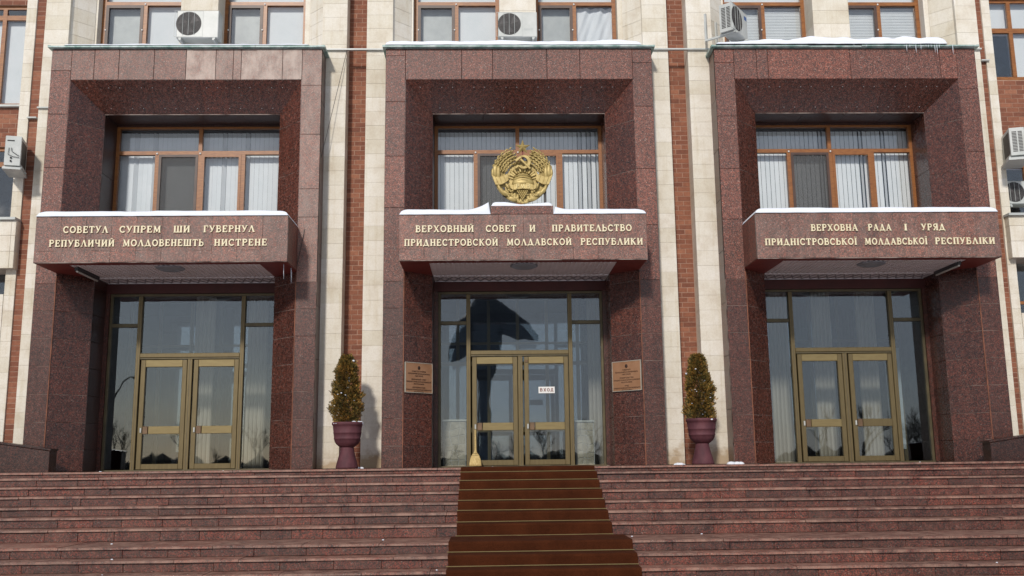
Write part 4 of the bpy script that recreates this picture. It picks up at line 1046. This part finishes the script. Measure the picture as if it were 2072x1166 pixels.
# ------------------------------------------------------------ plaques (on the splayed jambs of the middle portal)
fonts = None
def text(s, size, m, parent, loc, rot=(math.pi / 2, 0, 0), bold=0.0, ext=.001):
    cu_ = bpy.data.curves.new('lettering', 'FONT'); cu_.body = s; cu_.size = size; cu_.align_x = 'CENTER'; cu_.align_y = 'CENTER'; cu_.extrude = ext; cu_.offset = bold
    tmp = bpy.data.objects.new('tmp', cu_); col.objects.link(tmp); bpy.context.view_layer.update()
    me = bpy.data.meshes.new_from_object(tmp.evaluated_get(bpy.context.evaluated_depsgraph_get())); me.name = 'lettering'; bpy.data.objects.remove(tmp); bpy.data.curves.remove(cu_)
    me.materials.clear(); me.materials.append(m); o = bpy.data.objects.new('lettering', me); col.objects.link(o); o.parent = parent; o.location = loc; o.rotation_euler = rot; return o
MOLD, UKR = 'РЕПУБЛИЧИЙ МОЛДОВЕНЕШТЬ', 'ПРИДНІСТРОВСЬКОЇ МОЛДАВСЬКОЇ'
for s, lines, lab in ((-1, [('СОВЕТУЛ СУПРЕМ', 0), (MOLD, 0), ('НИСТРЕНЕ', 0), ('ВЕРХОВНЫЙ СОВЕТ', 1), ('ПРИДНЕСТРОВСКОЙ МОЛДАВСКОЙ', 1), ('РЕСПУБЛИКИ', 1), ('ВЕРХОВНА РАДА', 2), (UKR, 2), ('РЕСПУБЛІКИ', 2)], 'copper nameplate with white edge on the jamb left of the middle doors'),
                       (1, [('ГУВЕРНУЛ', 0), (MOLD, 0), ('НИСТРЕНЕ', 0), ('ПРАВИТЕЛЬСТВО', 1), ('ПРИДНЕСТРОВСКОЙ МОЛДАВСКОЙ', 1), ('РЕСПУБЛИКИ', 1), ('УРЯД', 2), (UKR, 2), ('РЕСПУБЛІКИ', 2)], 'brighter copper nameplate on the jamb right of the middle doors')):
    mx0 = (BI + SI) / 2 * s; my = D / 2
    nx_, ny_ = -s * D / sd_, -(BI - SI) / sd_
    rz = math.atan2(nx_, -ny_)
    q = thing('nameplate', lab, 'nameplate', (mx0 + nx_ * .02, my + ny_ * .02, 1.61), 'copper nameplates beside the middle doors', rotz=rz)
    hw, hh = .315, .265
    MB().prism([(-hw, -.012, -hh), (hw, -.012, -hh), (hw, -.012, hh), (-hw, -.012, hh)], (0, -1, 0), .02, .003).build('plate', PLAQ, q)
    f_ = MB(); f_.box(-hw - .012, -hw, -.018, .008, -hh - .01, hh + .01).box(hw, hw + .012, -.018, .008, -hh - .01, hh + .01).box(-hw, hw, -.018, .008, hh, hh + .01).box(-hw, hw, -.018, .008, -hh - .01, -hh); f_.build('plate_frame', PLAQF, q)
    MB().ball((0, -.014, hh - .085), .032, 12, 6, (1, .2, 1.15)).build('crest', INK, q, True)
    z = hh - .155
    for i, (t_, gidx) in enumerate(lines):
        if i in (3, 6): z -= .022
        text(t_, .036 if len(t_) < 20 else .0325, INK, q, (0, -.0145, z), bold=.0); z -= .041
# entrance paper sign
q = thing('door_sign', 'small white paper sign on the right leaf of the middle doors', 'sign', (.48, 1.10, 1.43))
MB().box(-.155, .155, 0, .002, -.062, .062).build('paper', PAPER, q)
x_ = -.128
for ch in 'ВХОД':
    me = MB(); kk = [0]
    SG = dict(В=[([(.1, 0), (.1, 1)], .2), ([(.1, .93), (.45, .93), (.6, .82), (.6, .66), (.45, .54), (.1, .54)], .17), ([(.45, .52), (.66, .4), (.66, .2), (.48, .07), (.1, .07)], .17)],
              Х=[([(.08, 1), (.68, 0)], .2), ([(.68, 1), (.08, 0)], .2)], О=[([(.38 + .3 * math.cos(i * math.pi / 8), .5 + .43 * math.sin(i * math.pi / 8)) for i in range(17)], .18)],
              Д=[([(.16, .1), (.26, 1)], .18), ([(.22, .93), (.62, .93)], .16), ([(.6, .1), (.6, 1)], .19), ([(0, .1), (.76, .1)], .17), ([(.05, -.16), (.05, .12)], .14), ([(.72, -.16), (.72, .12)], .14)])
    for pts, w_ in SG[ch]: stroke(me, pts, w_, .002, kk, (.068, .062), 0, 0)
    me.build('letter', REDI, q, loc=(x_, -.0005, -.029)); x_ += .068

# ------------------------------------------------------------ planters and shrubs
def planter(x, lab):
    q = thing('planter', lab, 'planter', (x, -.4, 0), 'plum planters between the portals')
    MB().lathe([(.0, .001), (.192, .001), (.19, .03), (.178, .09), (.155, .17), (.132, .26), (.118, .335), (.115, .37)], seg=40).build('pedestal', POT, q, True)
    MB().lathe([(.10, .365), (.125, .368), (.15, .385), (.19, .42), (.215, .46), (.226, .50), (.232, .505), (.232, .52), (.228, .525), (.238, .60), (.244, .605), (.244, .62), (.24, .625), (.249, .70), (.252, .735), (.268, .745), (.27, .785), (.262, .795), (.243, .795), (.238, .77), (.236, .74), (.0, .74)], seg=40).build('bowl', POT, q, True)
    MB().lathe([(0.0, .745), (.237, .745), (.236, .757), (0, .765)][::1], seg=24).build('soil', BARK, q)
    o = MB(); random.seed(int(x * 10))
    for k in range(18):
        a = U(0, 6.28); rr = .19 + U(-.03, .035); o.ball((rr * math.cos(a), rr * math.sin(a), .77), .05, 9, 6, (1.1, 1.1, .5 + .4 * (math.cos(a) > 0) * (x < 0)))
    sn = o.build('snow_ring', SNOW, q, True)
    return q
planter(-3.09, 'plum clay planter standing between the left and middle portals')
planter(3.10, 'plum clay planter standing between the middle and right portals')
THUJ = bpy.data.materials.new('thuja foliage'); THUJ.use_nodes = True; nt = THUJ.node_tree; b = nt.nodes['Principled BSDF']; b.inputs['Roughness'].default_value = .7
g_ = N(nt, 'ShaderNodeNewGeometry'); r_ = ramp(nt, [(0, (.035, .034, .009)), (.35, (.085, .07, .017)), (.6, (.15, .10, .024)), (.82, (.23, .12, .03)), (1, (.32, .22, .07))]); nt.links.new(g_.outputs['Random Per Island'], r_.inputs[0])
n_ = tex(nt, wpos(nt), 'N', 5, 3, .6); r2 = ramp(nt, [(.35, (.75, .85, .7)), (.65, (1.7, 1.4, .95))]); nt.links.new(n_.outputs['Fac'], r2.inputs[0])
nt.links.new(mixc(nt, r_.outputs[0], r2.outputs[0], 1.0, 'MULTIPLY'), b.inputs['Base Color'])
def shrub(x, lab, prof, lean, seed):
    random.seed(seed)
    q = thing('conifer_shrub', lab, 'shrub', (x, -.4, .76), 'clipped conifers in the planters')
    Ht = prof[-1][0]
    def rad(z):
        for i in range(len(prof) - 1):
            (a, ra), (b_, rb_) = prof[i], prof[i + 1]
            if a <= z <= b_: return ra + (rb_ - ra) * (z - a) / (b_ - a)
        return .01
    tr = MB().tube([(0, 0, -.03), (.01, 0, .3), (lean * .5, 0, .7), (lean, 0, Ht * .96)], [.022, .018, .012, .004], 7)
    for k in range(36):
        z = U(.05, Ht * .9); a = U(0, 6.28); r0 = rad(z) * .8; lx = lean * (z / Ht) ** 1.5
        tr.tube([(lx, 0, z - .08), (lx + r0 * .5 * math.cos(a), r0 * .5 * math.sin(a), z), (lx + r0 * math.cos(a), r0 * math.sin(a), z + .1)], [.006, .004, .002], 4)
    tr.build('trunk', BARK, q)
    mb = MB()
    # fans of scale-leaf sprays
    for k in range(3600):
        z = U(0, 1) * Ht
        a = U(0, 6.283); lump = 1 + .62 * noise.noise(Vector((math.cos(a) * 1.8, math.sin(a) * 1.8 + seed, z * 6))) + (U(0, .18) if k % 9 == 0 else 0)
        rr = rad(z) * lump * (U(.35, 1) ** .5); lx = lean * (z / Ht) ** 1.5
        c = Vector((lx + rr * math.cos(a), rr * math.sin(a), z)); out = Vector((math.cos(a), math.sin(a), U(.3, 1.3))).normalized()
        side = out.cross(Vector((0, 0, 1))).normalized(); side = (side * math.cos(k) + out.cross(side) * math.sin(k)).normalized()
        L0 = U(.04, .075)
        for j in range(5):
            t = (j + .5) / 5; bse = c + out * L0 * t; sg = 1 if j % 2 else -1
            tip = bse + (side * sg * .8 + out).normalized() * L0 * U(.35, .6) * (1.1 - t * .4); nn = (tip - bse).cross(side.cross(out)).normalized() * .0075
            mb.add([bse - nn * .6, bse + nn * .6, tip + nn, tip - nn + out * .002], [(0, 1, 2, 3)])
    me = bpy.data.meshes.new('foliage'); me.from_pydata(mb.v, [], mb.f); me.update(); o = link('foliage', me, THUJ, q); o['kind'] = 'stuff'
    sn = MB()
    for k in range(16):
        z = U(.1, Ht * .98); a = U(-3.0, -.1); rr = rad(z) * .95
        sn.ball((lean * (z / Ht) ** 1.5 + rr * math.cos(a), rr * math.sin(a), z), U(.007, .014), 7, 5, (1.2, 1, .8))
    sn.ball((lean + (.12 if seed == 3 else -.2), -.06, Ht * (.93 if seed == 3 else .72)), .022, 8, 6, (1.3, 1, 1)); sn.build('snow_specks', SNOW, q, True)
shrub(-3.11, 'brown-green conifer with a single snow tip in the left planter', [(0, .13), (.15, .20), (.4, .225), (.62, .205), (.82, .17), (.97, .14), (1.08, .10), (1.18, .03)], -.01, 3)
shrub(3.09, 'rustier conifer leaning left at its top in the right planter', [(0, .19), (.15, .225), (.4, .215), (.6, .195), (.8, .155), (.96, .11), (1.06, .09), (1.14, .03)], -.02, 8)

# ------------------------------------------------------------ broom
q = thing('broom', 'straw broom standing on its bristles against the middle doors', 'broom', (-.885, .82, 0))
prof = [(.118, .0), (.112, .05), (.098, .12), (.075, .19), (.045, .235), (.026, .255), (.022, .29)]
vs = []; fs = []; sg = 20
for r0, z in prof:
    for j in range(sg):
        a = 2 * math.pi * j / sg; f_ = 1 + .05 * math.sin(j * 5.3); vs.append((r0 * math.cos(a) * f_, max(.016, r0 * .3) * math.sin(a) + z * .25, z + .012))
for i in range(len(prof) - 1):
    for j in range(sg): fs.append((i * sg + j, i * sg + (j + 1) % sg, (i + 1) * sg + (j + 1) % sg, (i + 1) * sg + j))
fs.append(tuple(reversed(range(sg)))); MB().add(vs, fs).build('bristles', STRAW, q, True)
hp = []; hr = []
for k in range(40):
    z = .28 + k * .0105; hp.append((-.004 * k / 40, z * .25, z)); hr.append(.019 - .0075 * k / 40 + (.0035 if k % 4 < 2 else -.002))
MB().tube(hp, hr, 10).build('handle', STRAW, q, True)
for z in (.20, .235): MB().tube([(.062 * math.cos(a) * (1 - (z - .2) * 8), -.0 + .026 * math.sin(a) + z * .25, z + .012) for a in [i * math.pi / 8 for i in range(17)]], .0035, 5).build('binding', BRASS, q)

# ------------------------------------------------------------ air conditioners
def acunit(name, lab, loc, rz, w_=.80, h_=.56, d_=.29, brackets=True, wallside=1, logo=None, fanx=-.17, snowcap=False, m=WHITEM):
    q = thing(name, lab, 'air conditioner', loc, 'outdoor air conditioners', rotz=rz)
    mb = MB(); X_, Z_ = w_ / 2, h_ / 2
    mb.prism([(-X_, -d_ / 2, -Z_), (X_, -d_ / 2, -Z_), (X_, -d_ / 2, Z_), (-X_, -d_ / 2, Z_)], (0, -1, 0), d_, .012).build('casing', m, q)
    rf = h_ * .435
    fx = fanx * w_ / .8
    pts = [(fx + rf * math.cos(i * math.pi / 16), -d_ / 2 - .003, .01 + rf * math.sin(i * math.pi / 16)) for i in range(32)]
    MB().prism(pts, (0, -1, 0), .003).build('fan_opening', DARK, q)
    g2 = MB(); g2.box(fx - rf - .03, fx + rf + .03, -d_ / 2 - .004, -d_ / 2, rf + .025, rf + .03).box(fx - rf - .03, fx + rf + .03, -d_ / 2 - .004, -d_ / 2, -rf - .02, -rf - .015).box(fx - rf - .03, fx - rf - .025, -d_ / 2 - .004, -d_ / 2, -rf - .015, rf + .025).box(fx + rf + .025, fx + rf + .03, -d_ / 2 - .004, -d_ / 2, -rf - .015, rf + .025)
    g2.build('panel_seam', GREYM, q)
    gg = MB()
    for k in range(1, 9): 
        r0 = rf * k / 9
        gg.tube([(fx + r0 * math.cos(i * math.pi / 12), -d_ / 2 - .012, .01 + r0 * math.sin(i * math.pi / 12)) for i in range(25)], .0022, 4, False)
    gg.build('fan_guard', FANB, q); gg = MB()
    for x in (-.45, 0, .45): gg.tube([(fx + x * rf, -d_ / 2 - .016, .01 - rf * .95), (fx + x * rf, -d_ / 2 - .016, .01 + rf * .95)], .004, 5)
    gg.build('fan_grille', GREYM, q)
    hub = MB().lathe([(.03, 0), (.05, .01), (.04, .02)], seg=12); 
    fb = MB()
    for k in range(3):
        a = k * 2.094
        fb.prism([(fx + .03 * math.cos(a), -d_ / 2 - .0045, .01 + .03 * math.sin(a)), (fx + rf * .85 * math.cos(a + .3), -d_ / 2 - .0045, .01 + rf * .85 * math.sin(a + .3)), (fx + rf * .85 * math.cos(a + 1.1), -d_ / 2 - .0045, .01 + rf * .85 * math.sin(a + 1.1))], (0, -1, 0), .001)
    fb.build('fan_blade', FANB, q)
    MB().prism([(-X_ + .06, d_ / 2 + .002, -Z_ + .05), (X_ - .08, d_ / 2 + .002, -Z_ + .05), (X_ - .08, d_ / 2 + .002, Z_ - .06), (-X_ + .06, d_ / 2 + .002, Z_ - .06)], (0, 1, 0), .004).build('coil', DARK, q)
    # side coil louvres both ends, feet
    lv = MB()
    for k in range(14):
        z = -Z_ + .07 + k * (h_ - .13) / 14
        lv.box(-X_ - .004, -X_ + .001, -d_ / 2 + .05, -.012, z, z + .016).box(-X_ - .004, -X_ + .001, .012, d_ / 2 - .04, z, z + .016)
    lv.build('louvre', DARK, q)
    mb = MB(); mb.box(-X_ + .05, -X_ + .1, -d_ / 2 - .02, d_ / 2 + .03, -Z_ - .035, -Z_ - .005).box(X_ - .1, X_ - .05, -d_ / 2 - .02, d_ / 2 + .03, -Z_ - .035, -Z_ - .005); mb.build('foot', GREYM, q)
    if brackets:
        for x in (-X_ + .06, X_ - .1):
            MB().prism([(x + .04, -d_ / 2 - .03, -Z_ - .036), (x + .04, d_ / 2 + wallside, -Z_ - .036), (x + .04, d_ / 2 + wallside, -Z_ - .26), (x + .04, d_ / 2 + wallside - .03, -Z_ - .26), (x + .04, d_ / 2 + wallside - .03, -Z_ - .075), (x + .04, -d_ / 2 - .03, -Z_ - .06)], (1, 0, 0), .04).build('bracket', GREYM, q)
    if logo: MB().box(logo[0], logo[1], -d_ / 2 - .0015, -d_ / 2, logo[2], logo[3]).build('badge', logo[4], q)
    if snowcap: 
        mb = MB()
        for k in range(9): mb.ball((-X_ + .05 + k * (w_ - .1) / 8, 0, Z_), .06, 9, 6, (1.2, 1.9, .35))
        mb.build('snow_cap', SNOW, q, True)
    return q
acunit('air_conditioner', 'white air conditioner between the upper windows over the left portal', (-6.2, .33, 8.48), 0, .80, .56, .27, True, .12)
acunit('air_conditioner', 'white air conditioner between the upper windows over the middle portal', (-.015, .33, 8.47), 0, .76, .52, .27, True, .12, (.12, .3, -.12, -.08, GREYM))
a3 = acunit('air_conditioner', 'air conditioner on long white brackets beside the leftmost upper window over the right portal', (4.20, .12, 8.45), math.radians(52), .70, .56, .27, False, 0, (.2, .32, .12, .2, BLUEI))
br = MB()
for dx in (-.24, .24):
    br.box(dx - .02, dx + .02, -.18, .5, -.32, -.285).box(dx - .02, dx + .02, .46, .5, -.285, .25)
br.build('bracket', WHITEM, a3)
aL = acunit('air_conditioner', 'air conditioner at the left edge seen from its cable side', (-9.42, .10, 5.83), math.radians(-90 + 14), .52, .56, .27, False, 0)
cb = MB()
# end panel details face -y in world: the unit's +x end
cb.box(.261, .265, -.10, .02, .18, .2)
cb.tube([(.275, -.06, .05), (.28, -.07, -.08), (.28, .02, -.12), (.275, .12, -.13)], .005, 5).tube([(.275, -.02, .05), (.28, -.01, -.02), (.28, .08, -.08), (.275, .12, -.1)], .005, 5)
cb.ball((.275, -.02, -.14), .018, 7, 5).ball((.275, -.02, -.2), .018, 7, 5); cb.build('cable', DARK, aL, True)
MB().box(-.3, .29, -.15, .16, -.36, -.32).build('bracket', WHITEM, aL)
aR = acunit('air_conditioner', 'air conditioner at the right edge seen from its louvred end', (9.49, .12, 5.95), math.radians(90 - 15), .55, .54, .27, False, 0)
MB().box(-.33, .3, -.18, .2, -.37, -.325).build('bracket', WHITEM, aR)
acunit('air_conditioner', 'lower of the two air conditioners at the right edge showing its fan', (9.74, .62, 5.12), 0, .62, .46, .27, True, .0)

# ------------------------------------------------------------ cable
c = MB().tube([(-3.346, .40, 8.03), (-3.50, .33, 7.2), (-3.72, .2, 6.0), (-3.90, .1, 5.0), (-4.02, -.02, 4.2), (-4.135, -.04, 3.56)], .0055, 5).build('hanging_cable', DARK, None, True)
tag(c, 'thin black cable slanting down beside the left portal', 'cable')

# ------------------------------------------------------------ across the square: what the glass reflects
def bare_tree(seed, Ht):
    random.seed(seed); mb = MB()
    def br_(p, d, l, r_, dep):
        e = p + d * l; m1 = p + d * l * .5 + Vector((U(-1, 1), U(-1, 1), 0)) * l * .06
        mb.tube([p, m1, e], [r_, r_ * .85, r_ * .65], 5 if dep > 2 else 4, False)
        if dep == 0: return
        for k in range(3 if dep > 1 else 4):
            a = U(0, 6.28); s = U(.35, .8); nd = (d + Vector((math.cos(a), math.sin(a), U(-.1, .35))) * s).normalized(); br_(p + d * l * U(.55, 1), nd, l * U(.6, .8), r_ * .55, dep - 1)
    br_(Vector((0, 0, 0)), Vector((0, 0, 1)), Ht * .3, Ht * .02, 4); return mb.mesh('branches')
tm = [bare_tree(40 + k, 8.5) for k in range(3)]
for t_ in tm: t_.materials.append(BARK)
random.seed(77)
for k in range(44):
    t_ = thing('bare_tree', 'leafless dark tree across the square, seen only as a reflection in the glass', 'tree', (-66 + k * 3.0 + U(-1.5, 1.5), -86 + U(-14, 14), -1.49), 'bare trees across the square', rotz=U(0, 6))
    s_ = U(.55, 1.15); t_.scale = (s_, s_, s_); link('crown', tm[k % 3], None, t_)
hg = MB(); random.seed(5)
for k in range(420):
    x = -95 + k * .45; hg.ball((x, -112 + U(-14, 14), -1.2), U(.5, 1.9), 6, 4, (1.1, 1, 1.5))
o = hg.build('distant_shrubbery', BARK, None); tag(o, 'dark far shrubbery along the edge of the square', 'shrubbery', kind='stuff')
lp = thing('street_lamp', 'twin armed street lamp mirrored in the glass left of the left doors', 'street lamp', (-18.6, -27, -1.49))
MB().tube([(0, 0, 0), (0, 0, 2.5), (0, 0, 4.4)], [.11, .09, .06], 10).build('pole', BARK, lp)
for s in (-1, 1):
    MB().tube([(0, 0, 4.3), (s * .25, 0, 5.0), (s * .55, 0, 5.5), (s * .85, 0, 5.75), (s * 1.15, 0, 5.75)], [.05, .045, .04, .035, .03], 8).build('arm', BARK, lp)
    MB().ball((s * 1.3, 0, 5.72), .22, 10, 6, (1.5, .8, .5)).build('lamp_head', BARK, lp, True)
mo = thing('monument', 'dark bronze cloaked statue on a tall pillar mirrored over the middle doors', 'monument', (-.9, -46, -1.49))
MB().lathe([(1.4, 0), (1.4, .6), (.8, .8), (.62, 3), (.55, 6.5), (.65, 7.0)], seg=20).build('pillar', BRONZE, mo)
st_ = MB(); st_.lathe([(.8, 0), (1.1, .6), (1.5, 1.8), (1.75, 3.0), (1.5, 4.2), (1.0, 5.2), (.45, 5.6), (.3, 5.8)], (0, 0, 7.0), 18)
st_.ball((0, 0, 13.3), .55, 12, 8, (.9, 1, 1.15)); st_.tube([(0, 0, 11.2), (-1.6, .1, 9.8), (-2.7, .2, 8.6), (-3.2, .2, 8.1)], [1.3, 1.2, .7, .15], 12); st_.tube([(0, 0, 11.6), (1.7, 0, 10.9), (3.6, 0, 10.3), (5.2, 0, 9.6)], [1.2, 1.0, .8, .15], 12)
st_.build('figure', BRONZE, mo, True); mo.scale = (.72, .72, 1.02)
